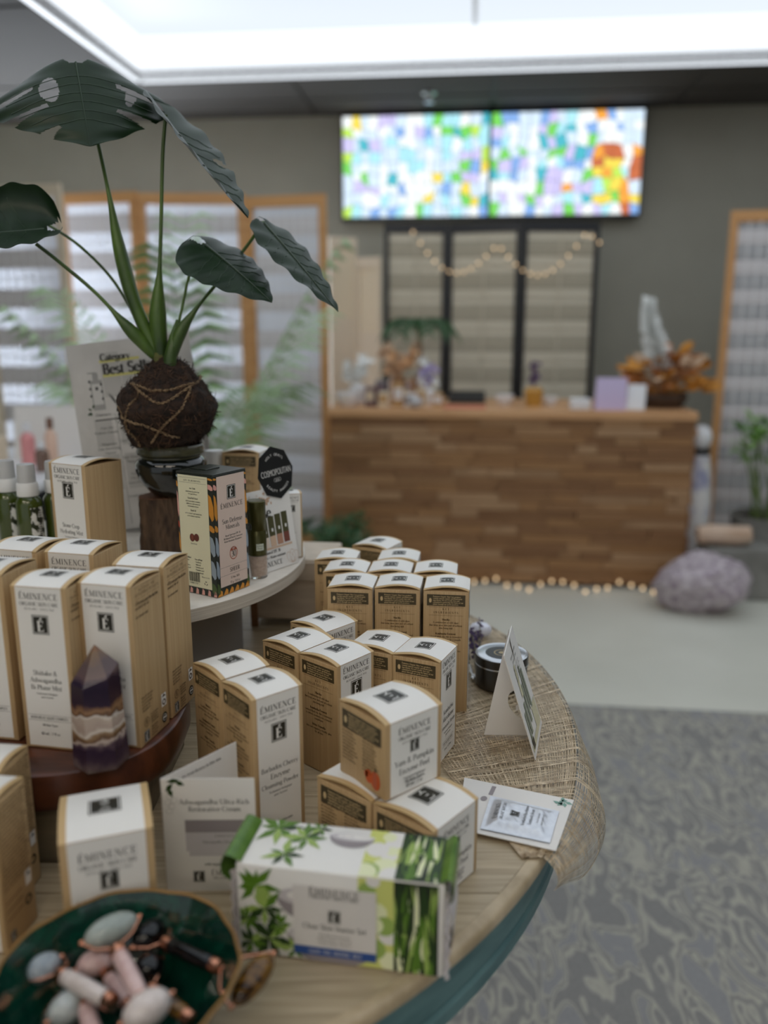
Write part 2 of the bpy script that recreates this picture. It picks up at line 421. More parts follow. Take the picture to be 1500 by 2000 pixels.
t = thing('skylight', 'large white skylight well with frosted bluish panel above the reception desk', 'skylight', W(0.9, 3.3, ZC))
def kid(mb, name, mats, root, **k):     # build in world space, parent to a root that only carries a location / z-rotation
    M = Matrix.Translation(root.location) @ Matrix.Rotation(root.rotation_euler.z, 4, 'Z')
    Mi = M.inverted()
    mb.v = [tuple(Mi @ Vector(v)) for v in mb.v]
    return mb.build(name, mats, root, **k)
ZD = ZC + 0.24
for (x0, y0, x1, y1) in ((SX0 - .03, SY0, SX0, SY1), (SX1, SY0, SX1 + .03, SY1), (SX0, SY0 - .03, SX1, SY0), (SX0, SY1, SX1, SY1 + .03)):
    b = MB(); rbox_room(b, x0, y0, ZC - .004, x1, y1, ZD + .02); kid(b, 'glowing_well_wall', WELL_GLOW, t)  # well walls glow by themselves, standing in for daylight falling on them
for i in range(3):
    a = SX0 + (SX1 - SX0) * i / 3; c = SX0 + (SX1 - SX0) * (i + 1) / 3
    b = MB(); rbox_room(b, a + .01, SY0, ZD, c - .01, SY1, ZD + .02); kid(b, 'diffuser_panel', SKYM, t)
for i in range(1, 3):
    a = SX0 + (SX1 - SX0) * i / 3
    b = MB(); rbox_room(b, a - .012, SY0, ZD - .012, a + .012, SY1, ZD + .02); kid(b, 'glazing_bar', WELLW, t)

# tube lamps on the ceiling behind the viewer (their reflections show in the green bowl)
for i, (lx, ly) in enumerate(((-1.3, -1.0), (0.3, -1.0), (-1.3, -2.3), (0.3, -2.3))):
    t = thing('ceiling_lamp', 'white ceiling tube lamp behind the viewer, %s' % ['front left', 'front right', 'rear left', 'rear right'][i], 'lamp', W(lx, ly, ZC), -ALPHA, 'tube lamps on the ceiling')
    b = MB(); b.rbox(-.62, -.07, -.05, .62, .07, 0, .01); b.build('lamp_housing', LAMPBODY, t)
    b = MB()
    b.tube([(-.58, -.035, -.07), (.58, -.035, -.07)], .017, 10); b.build('tube', LAMPM, t)
    b = MB(); b.tube([(-.58, .035, -.07), (.58, .035, -.07)], .017, 10); b.build('tube', LAMPM, t)

# sprinkler
CHROME = mat('brushed_steel', srgb(190, 190, 188), 0.3, Metallic=1.0)
o = W(-0.298, 5.5, ZC)
b = MB(); b.lathe([(0.0, -.002), (.045, -.002), (.045, -.012), (.02, -.02), (.016, -.05), (.03, -.055), (.03, -.062), (0, -.064)], 20)
s = b.build('fire_sprinkler', CHROME, smooth=True); s.location = o
tag(s, 'small round metal sprinkler head under the ceiling above the colourful panel', 'sprinkler')

# carpet
m, nt, bs = _nt('leaf_pattern_carpet')
tc = nt.nodes.new('ShaderNodeTexCoord'); mp = nt.nodes.new('ShaderNodeMapping'); mp.inputs['Scale'].default_value = (17, 7.5, 8); mp.inputs['Rotation'].default_value = (0, 0, 0.5)
n1 = nt.nodes.new('ShaderNodeTexNoise'); n1.inputs['Scale'].default_value = 1.0; n1.inputs['Detail'].default_value = 1.0; n1.inputs['Distortion'].default_value = 1.0
wv = nt.nodes.new('ShaderNodeTexNoise'); wv.inputs['Scale'].default_value = 160; wv.inputs['Detail'].default_value = 2
rp = nt.nodes.new('ShaderNodeValToRGB'); e = rp.color_ramp.elements
e[0].position = 0.42; e[0].color = c4(srgb(142, 140, 136)); e[1].position = 0.62; e[1].color = c4(srgb(150, 149, 148))
for ps, cc in ((0.46, srgb(184, 180, 166)), (0.495, srgb(174, 170, 158)), (0.53, srgb(140, 138, 134)), (0.565, srgb(150, 148, 142)), (0.585, srgb(184, 179, 164))):
    q = e.new(ps); q.color = c4(cc)
mx = nt.nodes.new('ShaderNodeMix'); mx.data_type = 'RGBA'; mx.blend_type = 'MULTIPLY'; mx.inputs[0].default_value = 0.55
nt.links.new(tc.outputs['Object'], mp.inputs['Vector']); nt.links.new(mp.outputs['Vector'], n1.inputs['Vector'])
nt.links.new(tc.outputs['Object'], wv.inputs['Vector'])
nt.links.new(n1.outputs['Fac'], rp.inputs['Fac']); nt.links.new(rp.outputs['Color'], mx.inputs[6]); nt.links.new(wv.outputs['Fac'], mx.inputs[7])
gm = nt.nodes.new('ShaderNodeMix'); gm.data_type = 'RGBA'; gm.inputs[0].default_value = 0.5
nt.links.new(mx.outputs[2], gm.inputs[6]); nt.links.new(rp.outputs['Color'], gm.inputs[7])
nt.links.new(gm.outputs[2], bs.inputs['Base Color']); setp(bs, Roughness=0.95)
b = MB(); rbox_room(b, -2.2, YF + .1, 0.0004, XR - .02, 2.76, 0.008)
tag(b.build('carpet', m), 'grey and beige leaf patterned carpet below the round table', 'carpet')

# window behind the left shoji screen
b = MB()
for (x0, z0, x1, z1) in ((-3.9, .5, -3.82, 2.1), (-2.0, .5, -1.92, 2.1), (-3.9, .42, -1.92, .5), (-3.9, 2.1, -1.92, 2.18), (-2.94, .5, -2.88, 2.1)):
    rbox_room(b, x0, YB - .06, z0, x1, YB, z1)
w1 = b.build('window_1', LAMPBODY, kind='structure')
b = MB(); rbox_room(b, -3.82, YB - .03, .5, -2.94, YB - .02, 2.1); b.build('pane', emat('daylit_window', (0.85, 0.94, 1.05), 8.0), w1)
b = MB(); rbox_room(b, -2.88, YB - .03, .5, -2.0, YB - .02, 2.1); b.build('pane', MATS['daylit_window'], w1)

# ================================================================== BACKGROUND FURNITURE
PINE = nmat('honey_pine', srgb(196, 142, 88), srgb(212, 160, 104), (4, 4, 60), 0.5)
CREAMWOOD = mat('cream_wood', srgb(222, 206, 182), 0.5)
BLACKW = mat('black_lacquer', srgb(22, 22, 26), 0.35)
m, nt, bs = _nt('shoji_paper'); setp(bs, Base_Color=c4(srgb(222, 222, 224)), Roughness=0.8)
tr = nt.nodes.new('ShaderNodeBsdfTranslucent'); tr.inputs[0].default_value = c4(srgb(225, 226, 230)); ms = nt.nodes.new('ShaderNodeMixShader'); ms.inputs[0].default_value = 0.6
nt.links.new(bs.outputs[0], ms.inputs[1]); nt.links.new(tr.outputs[0], ms.inputs[2]); nt.links.new(ms.outputs[0], nt.nodes['Material Output'].inputs[0])
PAPERW = m
BANDP = mat('grey_reed_band', srgb(214, 208, 208), 0.8)
PAPERB = mat('beige_reed_paper', srgb(214, 206, 186), 0.8)
BANDB = mat('beige_reed_band', srgb(178, 170, 150), 0.8)
LATW = mat('white_lattice', srgb(232, 230, 230), 0.6)

def screen(name, label, pts, z1s, fm, paper, band, lat, nv, nb, st=.045, group=None, th=.022, z0=.04):
    P = [W(*p) for p in pts]
    root = thing(name, label, 'screen', (P[0].x, P[0].y, 0), 0, group)
    for i in range(len(P) - 1):
        a, c = P[i], P[i + 1]; d = (c - a); L = d.length; d.normalize(); n = Vector((d.y, -d.x, 0))
        z1 = z1s[i]
        def bx(mb, u0, z0_, u1, z1_, t0, t1):
            Q = [a + d * u + n * t + Vector((0, 0, z)) for z in (z0_, z1_) for t in (t0, t1) for u in (u0, u1)]
            mb.add(Q, [(0, 2, 3, 1), (4, 5, 7, 6), (0, 1, 5, 4), (2, 6, 7, 3), (0, 4, 6, 2), (1, 3, 7, 5)])
        for (u0, u1) in ((.003, st), (L - st, L - .003)):
            b = MB(); bx(b, u0, 0.0, u1, z1, -th / 2, th / 2); kid(b, 'stile', fm, root)
        for (q0, q1) in ((z0, z0 + .09), (z1 - .06, z1)):
            b = MB(); bx(b, st, q0, L - st, q1, -th / 2, th / 2); kid(b, 'rail', fm, root)
        b = MB(); bx(b, st, z0 + .09, L - st, z1 - .06, -.002, 0.0); kid(b, 'paper', paper, root)
        H = z1 - .06 - z0 - .09
        for k in range(nb):
            q = z0 + .09 + H * (k + .5) / nb
            b = MB(); bx(b, st, q - H / nb * .25, L - st, q + H / nb * .25, 0.001, .004); kid(b, 'paper_band', band, root)
        for k in range(1, nb * 2):
            q = z0 + .09 + H * k / (nb * 2)
            b = MB(); bx(b, st, q - .003, L - st, q + .003, .004, .009); kid(b, 'lattice_bar', lat, root)
        for k in range(1, nv):
            u = st + (L - 2 * st) * k / nv
            b = MB(); bx(b, u - .004, z0 + .09, u + .004, z1 - .06, .004, .010); kid(b, 'lattice_bar', lat, root)
    return root
screen('shoji_screen', 'three panel shoji screen with honey pine frame left of the desk', [(-2.358, 4.72), (-1.873, 4.66), (-1.278, 4.74), (-.804, 4.66)], [2.06, 2.05, 2.03], PINE, PAPERW, BANDP, LATW, 8, 9)
screen('shoji_screen', 'cream framed shoji screen at the far left edge of the picture', [(-3.16, 4.32), (-2.66, 4.40), (-2.14, 4.32)], [2.05, 2.05], CREAMWOOD, PAPERW, BANDP, LATW, 8, 9)
screen('shoji_screen', 'shoji screen with honey pine frame at the right edge behind plants', [(1.39, 4.90), (1.93, 4.84), (2.47, 4.90)], [1.943, 1.943], PINE, PAPERW, BANDP, LATW, 8, 11)
screen('black_folding_screen', 'black framed three panel folding screen standing behind the reception desk', [(-.578, 5.48), (-.168, 5.54), (.299, 5.46), (.788, 5.54)], [1.97, 1.97, 1.97], BLACKW, PAPERB, BANDB, PAPERB, 2, 9, .035)
screen('cream_folding_screen', 'narrow cream fabric folding screen between shoji screen and black screen', [(-.88, 5.15), (-.72, 5.24), (-.56, 5.15)], [1.86, 1.74], CREAMWOOD, mat('cream_cloth', srgb(226, 210, 182), 0.9), CREAMWOOD, CREAMWOOD, 1, 1, .02)

# colourful backlit stained glass light box
GLASSC = {'white': (0.95, 1.0, 1.0), 'cyan': (0.45, 0.85, 0.95), 'pale': (0.7, 0.85, 1.0), 'blue': (0.25, 0.45, 0.85), 'teal': (0.08, 0.5, 0.6), 'green': (0.2, 0.7, 0.12), 'lime': (0.55, 0.85, 0.12), 'yellow': (0.95, 0.75, 0.1), 'orange': (0.95, 0.4, 0.06), 'lilac': (0.65, 0.6, 0.95), 'rust': (0.6, 0.16, 0.06), 'indigo': (0.12, 0.12, 0.5)}
GM = {k: emat('glass_' + k, v, 0.74) for k, v in GLASSC.items()}
art = thing('stained_glass_light_box', 'long backlit stained glass panel in white, blue and green on back wall', 'light box', W(.09, 5.86, 2.05), -ALPHA)
b = MB(); b.box(-1.0, .012, -.01, 1.0, .12, .66); b.build('light_box_case', BLACKW, art)
rg = random.Random(3)
for pnl in range(2):
    x0, x1 = (-.985, -.008) if pnl == 0 else (.008, .985); z0, z1 = .005, .645; nx, nz = 16, 9
    V = [[(x0 + (x1 - x0) * (i + (rg.uniform(-.33, .33) if 0 < i < nx else 0)) / nx, z0 + (z1 - z0) * (j + (rg.uniform(-.33, .33) if 0 < j < nz else 0)) / nz) for i in range(nx + 1)] for j in range(nz + 1)]
    for j in range(nz):
        for i in range(nx):
            u = (i + .5) / nx; v = (j + .5) / nz; edge = min(u, 1 - u, v, 1 - v)
            r = rg.random()
            if pnl == 0:
                bright = math.exp(-((u - .5) ** 2 / .10 + (v - .5) ** 2 / .14))
                pool = ['white'] * 4 + ['cyan', 'pale', 'pale', 'white'] if r < bright else ['cyan', 'pale', 'teal', 'green', 'pale', 'lime', 'yellow', 'white', 'cyan', 'pale', 'lilac', 'blue']
            else:
                warm = math.exp(-((u - .85) ** 2 / .05 + (v - .3) ** 2 / .12))
                pool = ['orange', 'rust', 'yellow', 'lime', 'orange'] if r < warm * .75 else ['white', 'pale', 'cyan', 'white', 'lilac', 'pale', 'blue', 'green', 'teal', 'white', 'lilac']
            c = rg.choice(pool)
            q = [V[j][i], V[j][i + 1], V[j + 1][i + 1], V[j + 1][i]]
            cx = sum(p[0] for p in q) / 4; cz = sum(p[1] for p in q) / 4
            q = [(cx + (p[0] - cx) * .93, cz + (p[1] - cz) * .93) for p in q]
            b = MB(); F = [(p[0], -.004, p[1]) for p in q]; B = [(p[0], .011, p[1]) for p in q]
            b.add(F + B, [(0, 1, 2, 3), (4, 7, 6, 5), (0, 4, 5, 1), (1, 5, 6, 2), (2, 6, 7, 3), (3, 7, 4, 0)])
            b.build('pane', GM[c], art)

# reception desk clad in stacked wood blocks
DW = [nmat('cladding_wood_%s' % n, srgb(*c1), srgb(*c2), (6, 6, 90), 0.6) for n, c1, c2 in (('tan', (158, 118, 80), (170, 130, 90)), ('brown', (138, 98, 62), (150, 110, 72)), ('walnut', (130, 91, 57), (142, 102, 66)), ('amber', (148, 106, 66), (160, 118, 76)), ('pale', (164, 126, 90), (174, 138, 102)))]
DESKTOP = nmat('desk_top_wood', srgb(196, 146, 100), srgb(212, 164, 118), (4, 40, 40), 0.4)
DX0, DX1, DY = -.72, 1.10, 4.15
desk = thing('reception_desk', 'long reception desk clad in small stacked brown wood blocks', 'desk', W((DX0 + DX1) / 2, DY, 0), -ALPHA)
hw = (DX1 - DX0) / 2
b = MB(); b.box(-hw, .03, .02, hw, .68, .875); b.build('carcass', DW[2], desk)
b = MB(); b.rbox(-hw - .01, -.01, .875, hw + .01, .72, .917, .006); b.build('countertop', DESKTOP, desk)
rg = random.Random(5); rows = 20; hh = .855 / rows
for j in range(rows):
    x = -hw
    while x < hw - .01:
        L = rg.uniform(.10, .36); x2 = min(x + L, hw)
        if hw - x2 < .06: x2 = hw
        d = rg.uniform(.0, .022)
        b = MB(); b.box(x + .0015, d, .02 + j * hh + .0015, x2 - .0015, .03, .02 + (j + 1) * hh - .0015)
        b.build('plank', rg.choice(DW), desk); x = x2
for j in range(rows):
    d = rg.uniform(0, .015)
    b = MB(); b.box(hw, .03, .02 + j * hh + .0015, hw + .02 - d, .66, .02 + (j + 1) * hh - .0015); b.build('plank', rg.choice(DW), desk)

# string lights along the foot of the desk and over the black screen
BULB = emat('warm_bulb', (1.0, 0.70, 0.40), 1.0)
WIRE = mat('lamp_wire', srgb(60, 45, 30), 0.6)
def string_lights(label, fn, n, r, root_loc):
    t = thing('string_lights', label, 'string lights', root_loc, -ALPHA)
    pts = [fn(i / (n * 3)) for i in range(n * 3 + 1)]
    b = MB(); b.tube(pts, .002, 5); b.build('wire', WIRE, t)
    b0 = None
    for i in range(n):
        p = Vector(pts[i * 3 + 1])
        if b0 is None:
            b = MB(); b.ell((0, 0, 0), (r, 0, 0), (0, r, 0), (0, 0, r * 1.3), 10, 7); b0 = b.build('bulb', BULB, t, smooth=True); q = b0
        else: q = b0.copy(); COL.objects.link(q)
        q.location = p
rg = random.Random(2)
js = [rg.uniform(-.02, .03) for _ in range(200)]
string_lights('string of warm bulbs lying along the foot of the wooden desk', lambda u: (-.85 + 1.7 * u, -.06 + .012 * math.sin(40 * u), .03 + .022 * math.sin(31 * u) + .008 * math.sin(83 * u)), 30, .0075, W((DX0 + DX1) / 2, DY, 0))
string_lights('string of amber bulbs draped across the top of the black folding screen', lambda u: (-.5 + 1.2 * u, -.09, 1.93 - .20 * math.sin(PI * ((u * 2.2) % 1)) - .10 * u * (1 - u) * 4), 26, .007, W(.1, 5.5, 0))

# ---- plants built from bent stems with blade leaflets
PALMG = [mat('palm_green', srgb(120, 156, 96), 0.5), mat('palm_green_dark', srgb(48, 84, 44), 0.5), mat('palm_green_pale', srgb(166, 192, 146), 0.5)]
STEMG = mat('stem_green', srgb(110, 130, 70), 0.6)
POTD = mat('dark_pot', srgb(44, 42, 42), 0.5)
POTG = nmat('grey_stone_pot', srgb(120, 118, 112), srgb(142, 140, 134), (8, 8, 8), 0.8)
SOIL = nmat('potting_soil', srgb(40, 30, 22), srgb(58, 44, 32), (60, 60, 60), 0.9)
def pot(root, r0, r1, h, m, soil=True):
    b = MB(); b.lathe([(0, 0), (r0, 0), (r1, h), (r1 - .015, h), (r1 - .02, h - .03), (0, h - .03)], 28); b.build('pot', m, root, smooth=True)
    b = MB(); b.lathe([(0, h - .024), (r1 - .02, h - .024)], 24); b.build('soil', SOIL, root)
def frond(root, base, az, L, lift, droop, m, nl=14, lw=.018, ll=.22, rg=random):
    pts = []
    for i in range(13):
        u = i / 12; r = L * (u * .95); z = lift * L * u - droop * L * u * u
        pts.append(Vector(base) + Vector((math.cos(az) * r, math.sin(az) * r, z)))
    b = MB(); b.tube(pts, [.006 * (1 - .8 * i / 12) for i in range(13)], 5)
    for i in range(nl):
        u = .25 + .75 * i / nl; k = u * 12; i0 = min(int(k), 11); p = pts[i0].lerp(pts[i0 + 1], k - i0)
        t = (pts[i0 + 1] - pts[i0]).normalized(); sd = t.cross(Vector((0, 0, 1))).normalized()
        for s in (-1, 1):
            l = ll * (1 - .5 * abs(u - .5)) * rg.uniform(.85, 1.1); d = (sd * s + t * .8 + Vector((0, 0, -.25))).normalized()
            w = t * lw; mid = p + d * l * .5 + Vector((0, 0, .01)); tip = p + d * l + Vector((0, 0, -.25 * l))
            b.add([p - w * .4, p + w * .4, mid + w, tip, mid - w], [(0, 1, 2, 4), (4, 2, 3)])
    b.build('frond', m, root)
rg = random.Random(11)
c = W(-1.26, 3.56)
t = thing('areca_palm', 'tall feathery palm with arching fronds in front of the shoji screen', 'palm', (c.x, c.y, 0))
pot(t, .15, .19, .36, POTG)
for i in range(10):
    az = 2 * PI * i / 10 + rg.uniform(-.2, .2)
    frond(t, (.03 * math.cos(az), .03 * math.sin(az), .34), az, rg.uniform(.55, .82), rg.uniform(1.7, 2.7), rg.uniform(.45, 1.05), PALMG[rg.choice((0, 2, 2, 2))], 16, .013, .26, rg)

def bushy(name, label, c, r0, r1, h, pm, n, Lr, m, rg, ht=.5, group=None):
    t = thing(name, label, 'plant', (c.x, c.y, c.z))
    pot(t, r0, r1, h, pm)
    for i in range(n):
        az = rg.uniform(0, 2 * PI); sp = rg.uniform(.1, .5) * Lr
        base = Vector((rg.uniform(-.4, .4) * r1, rg.uniform(-.4, .4) * r1, h - .025)); tip = base + Vector((math.cos(az) * sp, math.sin(az) * sp, ht * rg.uniform(.6, 1.1)))
        b = MB(); b.tube([base, base.lerp(tip, .5) + Vector((0, 0, .03)), tip], [.006, .005, .003], 5); b.build('stem', STEMG, t)
        b = MB()
        for k in range(9):
            a2 = 2 * PI * k / 9 + rg.uniform(-.3, .3); L = rg.uniform(.07, .13); el = rg.uniform(-.1, .9)
            d = Vector((math.cos(a2) * math.cos(el), math.sin(a2) * math.cos(el), math.sin(el))); sd = d.cross(Vector((0, 0, 1))).normalized() * .016
            p = tip - Vector((0, 0, .01)); q = p + d * L * .5 + Vector((0, 0, .01)); e2 = p + d * L - Vector((0, 0, .02))
            b.add([p, q + sd, e2, q - sd], [(0, 1, 2, 3)])
        b.build('leaf_cluster', m[rg.randrange(len(m))], t)
    return t
rg = random.Random(21)
FRESH = [mat('fresh_green', srgb(122, 164, 76), 0.5), mat('mid_green', srgb(92, 134, 62), 0.5)]
bushy('potted_dracaena', 'leafy green potted plant with slender stems in front of the right shoji screen', W(1.56, 4.40), .14, .17, .36, POTG, 15, .42, FRESH, rg, .50)
bushy('potted_dracaena', 'small green plant in dark pot standing on floor left of the desk', W(-.62, 3.80), .13, .16, .28, POTD, 14, .5, PALMG[1:2], rg, .13)
bushy('potted_dracaena', 'pale green potted plant low behind the white round stand', W(-1.2, 4.15), .15, .18, .30, POTG, 14, .7, PALMG[2:3], rg, .24)
bushy('potted_dracaena', 'green pot plant in a grey tub at the right picture edge', W(1.86, 3.98), .15, .18, .30, POTG, 8, .4, FRESH, rg, .55)

# amethyst rock, log, vase
GEODE = nmat('amethyst_rock', srgb(214, 204, 206), srgb(150, 132, 146), (30, 30, 30), 0.6, 0.8, 8, 0.3, 0.7, bumpd=0.03)
def rock(name, c, rx, ry, h, m, seed, amp=.16, sub=5):
    bm = bmesh.new(); bmesh.ops.create_icosphere(bm, subdivisions=sub, radius=1)
    rg = random.Random(seed); ks = [(Vector((rg.gauss(0, 1), rg.gauss(0, 1), rg.gauss(0, 1))) * f, rg.uniform(0, 6), a) for f, a in ((1.6, 1), (2.2, .8), (3.5, .5), (6, .3), (9, .25), (14, .18)) for _ in range(2)]
    for v in bm.verts:
        d = v.co.normalized(); k = 1 + amp * sum(a * math.sin(K.dot(d) + p) for K, p, a in ks) * .5
        v.co = Vector((d.x * rx * k, d.y * ry * k, max(d.z * h * k, -h * .9)))
    z = min(v.co.z for v in bm.verts)
    for v in bm.verts: v.co.z -= z
    me = bpy.data.meshes.new(name); bm.to_mesh(me); bm.free()
    me.materials.append(m)
    for p in me.polygons: p.use_smooth = True
    o = link(name, me); o.location = c
    return o
tag(rock('amethyst_rock', W(1.115, 3.85), .215, .135, .150, GEODE, 4, .15), 'large rough pale purple amethyst rock on floor right of the desk', 'rock')
b = MB(); b.tube([(-.125, 0, 0), (-.06, 0, .006), (.05, .0, .002), (.125, 0, .008)], [.045, .05, .05, .044], 16)
o = b.build('log', nmat('pale_log', srgb(214, 188, 166), srgb(190, 158, 132), (6, 30, 30), 0.7), smooth=True); o.location = W(1.265, 4.10, .312); o.rotation_euler = (0, 0, -.1)
tag(o, 'short pale log lying on the grey block behind the amethyst rock', 'log')
b = MB(); b.rbox(-.17, -.11, 0, .17, .10, .262, .01); o = b.build('stone_block', POTG); o.location = W(1.345, 4.135, 0); o.rotation_euler = (0, 0, -ALPHA)
tag(o, 'low grey stone block behind the amethyst rock', 'block')
c = W(1.19, 4.37)
t = thing('floor_vase', 'tall white painted floor vase with black collar and round white lid', 'vase', (c.x, c.y, 0))
b = MB(); b.lathe([(0, 0), (.06, 0), (.075, .2), (.08, .42), (.065, .6), (.05, .68), (0, .68)], 24); b.build('body', nmat('floral_ceramic', srgb(226, 224, 222), srgb(150, 152, 184), (9, 9, 9), 0.3, 0, 3, .52, .66), t, smooth=True)
b = MB(); b.lathe([(0, .68), (.052, .68), (.052, .705), (0, .705)], 20); b.build('collar', BLACKW, t)
b = MB(); b.ell((0, 0, .765), (.056, 0, 0), (0, .056, 0), (0, 0, .066)); b.build('lid', mat('white_ceramic', srgb(232, 232, 234), 0.2), t, smooth=True)

# things on the counter
CT = .917
def on_desk(x, y): return W(x, y, CT)
WCER = MATS['white_ceramic']
def bowl_thing(name, label, cat, c, r, h, m):
    b = MB(); b.lathe([(0, 0), (r * .5, 0), (r * .9, h * .5), (r, h), (r - .006, h), (r * .85, h * .5), (0, .006)], 24)
    o = b.build(name, m, smooth=True); o.location = c; return tag(o, label, cat)
bowl_thing('white_bowl', 'white bowl at the left end of the desk top', 'bowl', on_desk(-.64, 4.30), .065, .07, WCER)
bowl_thing('white_bowl', 'small white bowl on the desk in front of the black screen post', 'bowl', on_desk(.18, 4.42), .05, .055, WCER)
bowl_thing('white_bowl', 'small white bowl right of the amber bottle on the desk', 'bowl', on_desk(.42, 4.42), .04, .045, WCER)
def flowers(name, label, c, potm, m, n, R0, z0, z1, petal, rg, cat='flowers'):
    t = thing(name, label, cat, c)
    b = MB(); b.lathe([(0, 0), (.04, 0), (.05, z0 * .8), (.035, z0), (0, z0)], 18); b.build('vase', potm, t, smooth=True)
    for i in range(n):
        a = rg.uniform(0, 2 * PI); r = R0 * math.sqrt(rg.random()); z = rg.uniform(z0 + .02, z1)
        p = Vector((r * math.cos(a), r * math.sin(a), z)); b = MB()
        for k in range(6):
            d = Vector((rg.gauss(0, 1), rg.gauss(0, 1), rg.gauss(.3, 1))).normalized(); sd = d.orthogonal().normalized() * petal * .5
            b.add([p - d * petal * .3, p + d * petal * .5 + sd, p + d * petal, p + d * petal * .5 - sd], [(0, 1, 2, 3)])
        b.tube([(p.x * .1, p.y * .1, z0), tuple(p)], .002, 4)
        b.build('flower', m[i % len(m)], t)
    return t
rg = random.Random(8)
PEACH = mat('peach_petal', srgb(222, 176, 130), 0.7); LILAC = mat('lilac_petal', srgb(176, 160, 206), 0.7); WPET = mat('white_petal', srgb(240, 241, 238), 0.7); AMB = mat('amber_petal', srgb(206, 142, 58), 0.7); RUSTP = mat('rust_petal', srgb(176, 112, 58), 0.7); BEIGEP = mat('beige_petal', srgb(206, 176, 146), 0.7)
flowers('white_flower_vase', 'bunch of white flowers in white vase at the left end of the desk', on_desk(-.62, 4.52), WCER, [WPET], 16, .07, .10, .24, .035, rg)
flowers('peach_flower_vase', 'bunch of peach dried flowers in brown vase near the left desk end', on_desk(-.405, 4.58), DW[3], [PEACH, BEIGEP], 22, .10, .14, .30, .04, rg)
flowers('lilac_flower_vase', 'bunch of lilac flowers in white vase beside the peach flowers', on_desk(-.24, 4.50), WCER, [LILAC, WPET], 14, .05, .08, .24, .035, rg)
flowers('lavender_bottle', 'amber bottle with purple lavender sprigs on the desk', on_desk(.33, 4.40), mat('amber_glass', srgb(190, 140, 60), 0.2), [mat('lavender_petal', srgb(110, 86, 120), 0.7)], 9, .03, .10, .22, .025, rg)
# trays of small packets
PK = [mat('packet_%s' % n, srgb(*c), 0.6) for n, c in (('plum', (110, 84, 92)), ('cream', (222, 206, 180)), ('tan', (190, 150, 100)), ('white', (226, 222, 220)), ('grey', (130, 124, 128)))]
k = 0
for (x, y) in ((-.52, 4.30), (-.45, 4.26), (-.38, 4.31), (-.31, 4.27), (-.48, 4.40), (-.35, 4.40), (-.26, 4.36), (-.17, 4.30)):
    b = MB(); h = (.10, .08, .12, .07, .13, .11, .09, .07)[k]; b.rbox(-.027, -.022, 0, .027, .022, h, .003)
    b.m = 1; b.box(-.02, -.0235, h * .3, .02, -.022, h * .8)
    o = b.build('small_packet', [PK[k % 5], PK[(k + 1) % 5]]); o.location = on_desk(x, y); o.rotation_euler = (0, 0, -ALPHA + .2 * (k % 3 - 1))
    tag(o, 'small %s packet on the left of the desk, %s in its cluster' % (('plum', 'cream', 'tan', 'white', 'grey')[k % 5], ('front leftmost', 'front second from left', 'front third from left', 'front fourth from left', 'back left', 'back middle', 'back right', 'front rightmost')[k]), 'packet', 'packets on the desk')
    k += 1
b = MB(); b.rbox(-.10, -.075, 0, .10, .075, .022, .006)
for i in range(10):
    for j in range(4): b.box(-.09 + i * .0182, -.06 + j * .03, .022, -.076 + i * .0182, -.038 + j * .03, .028)
o = b.build('keyboard', POTD); o.location = on_desk(-.02, 4.55); o.rotation_euler = (.25, 0, -ALPHA); o.location.z += .022
tag(o, 'dark tilted keypad on the desk left of the centre screen post', 'keyboard')
b = MB(); b.rbox(-.11, -.07, 0, .11, .07, .006, .002); o = b.build('pink_mat', mat('coral_mat', srgb(206, 120, 96), 0.7)); o.location = on_desk(-.03, 4.27); o.rotation_euler = (0, 0, -ALPHA)
tag(o, 'flat coral coloured mat on the front of the desk top', 'mat')
b = MB(); b.ell((0, 0, .032), (.036, 0, 0), (0, .036, 0), (0, 0, .032)); o = b.build('crystal_ball', mat('grey_crystal', srgb(190, 188, 190), 0.15), smooth=True); o.location = on_desk(-.28, 4.21)
tag(o, 'round grey crystal ball on the front edge of the desk', 'ball')
b = MB()
MPc = lambda u, v, o: Vector((u, -o - .012 - v * .25, v))
b.add([(-.075, -.012, 0), (.075, -.012, 0), (.075, -.052, .16), (-.075, -.052, .16), (-.075, .05, 0), (.075, .05, 0)], [(0, 1, 2, 3), (4, 3, 2, 5), (0, 3, 4), (1, 5, 2)])
b.v = [(x, y + (.04 if z > .1 else 0), z) for x, y, z in b.v]
o = b.build('lavender_card', mat('lavender_card', srgb(214, 200, 236), 0.5)); o.location = on_desk(.70, 4.24); o.rotation_euler = (0, 0, -ALPHA)
tag(o, 'lavender tinted tent card on the right part of the desk', 'card')
b = MB(); b.rbox(-.05, -.04, 0, .05, .04, .055, .008); o = b.build('white_tissue_box', WCER); o.location = on_desk(.55, 4.25); o.rotation_euler = (0, 0, -ALPHA)
tag(o, 'low white box on the desk left of the lavender card', 'box')
b = MB(); b.rbox(-.045, -.006, 0, .045, .006, .13, .004, M=Matrix.Rotation(-.25, 4, 'X')); o = b.build('white_card', WCER); o.location = on_desk(.82, 4.22); o.rotation_euler = (0, 0, -ALPHA - .3)
tag(o, 'upright white card leaning right of the lavender card', 'card')
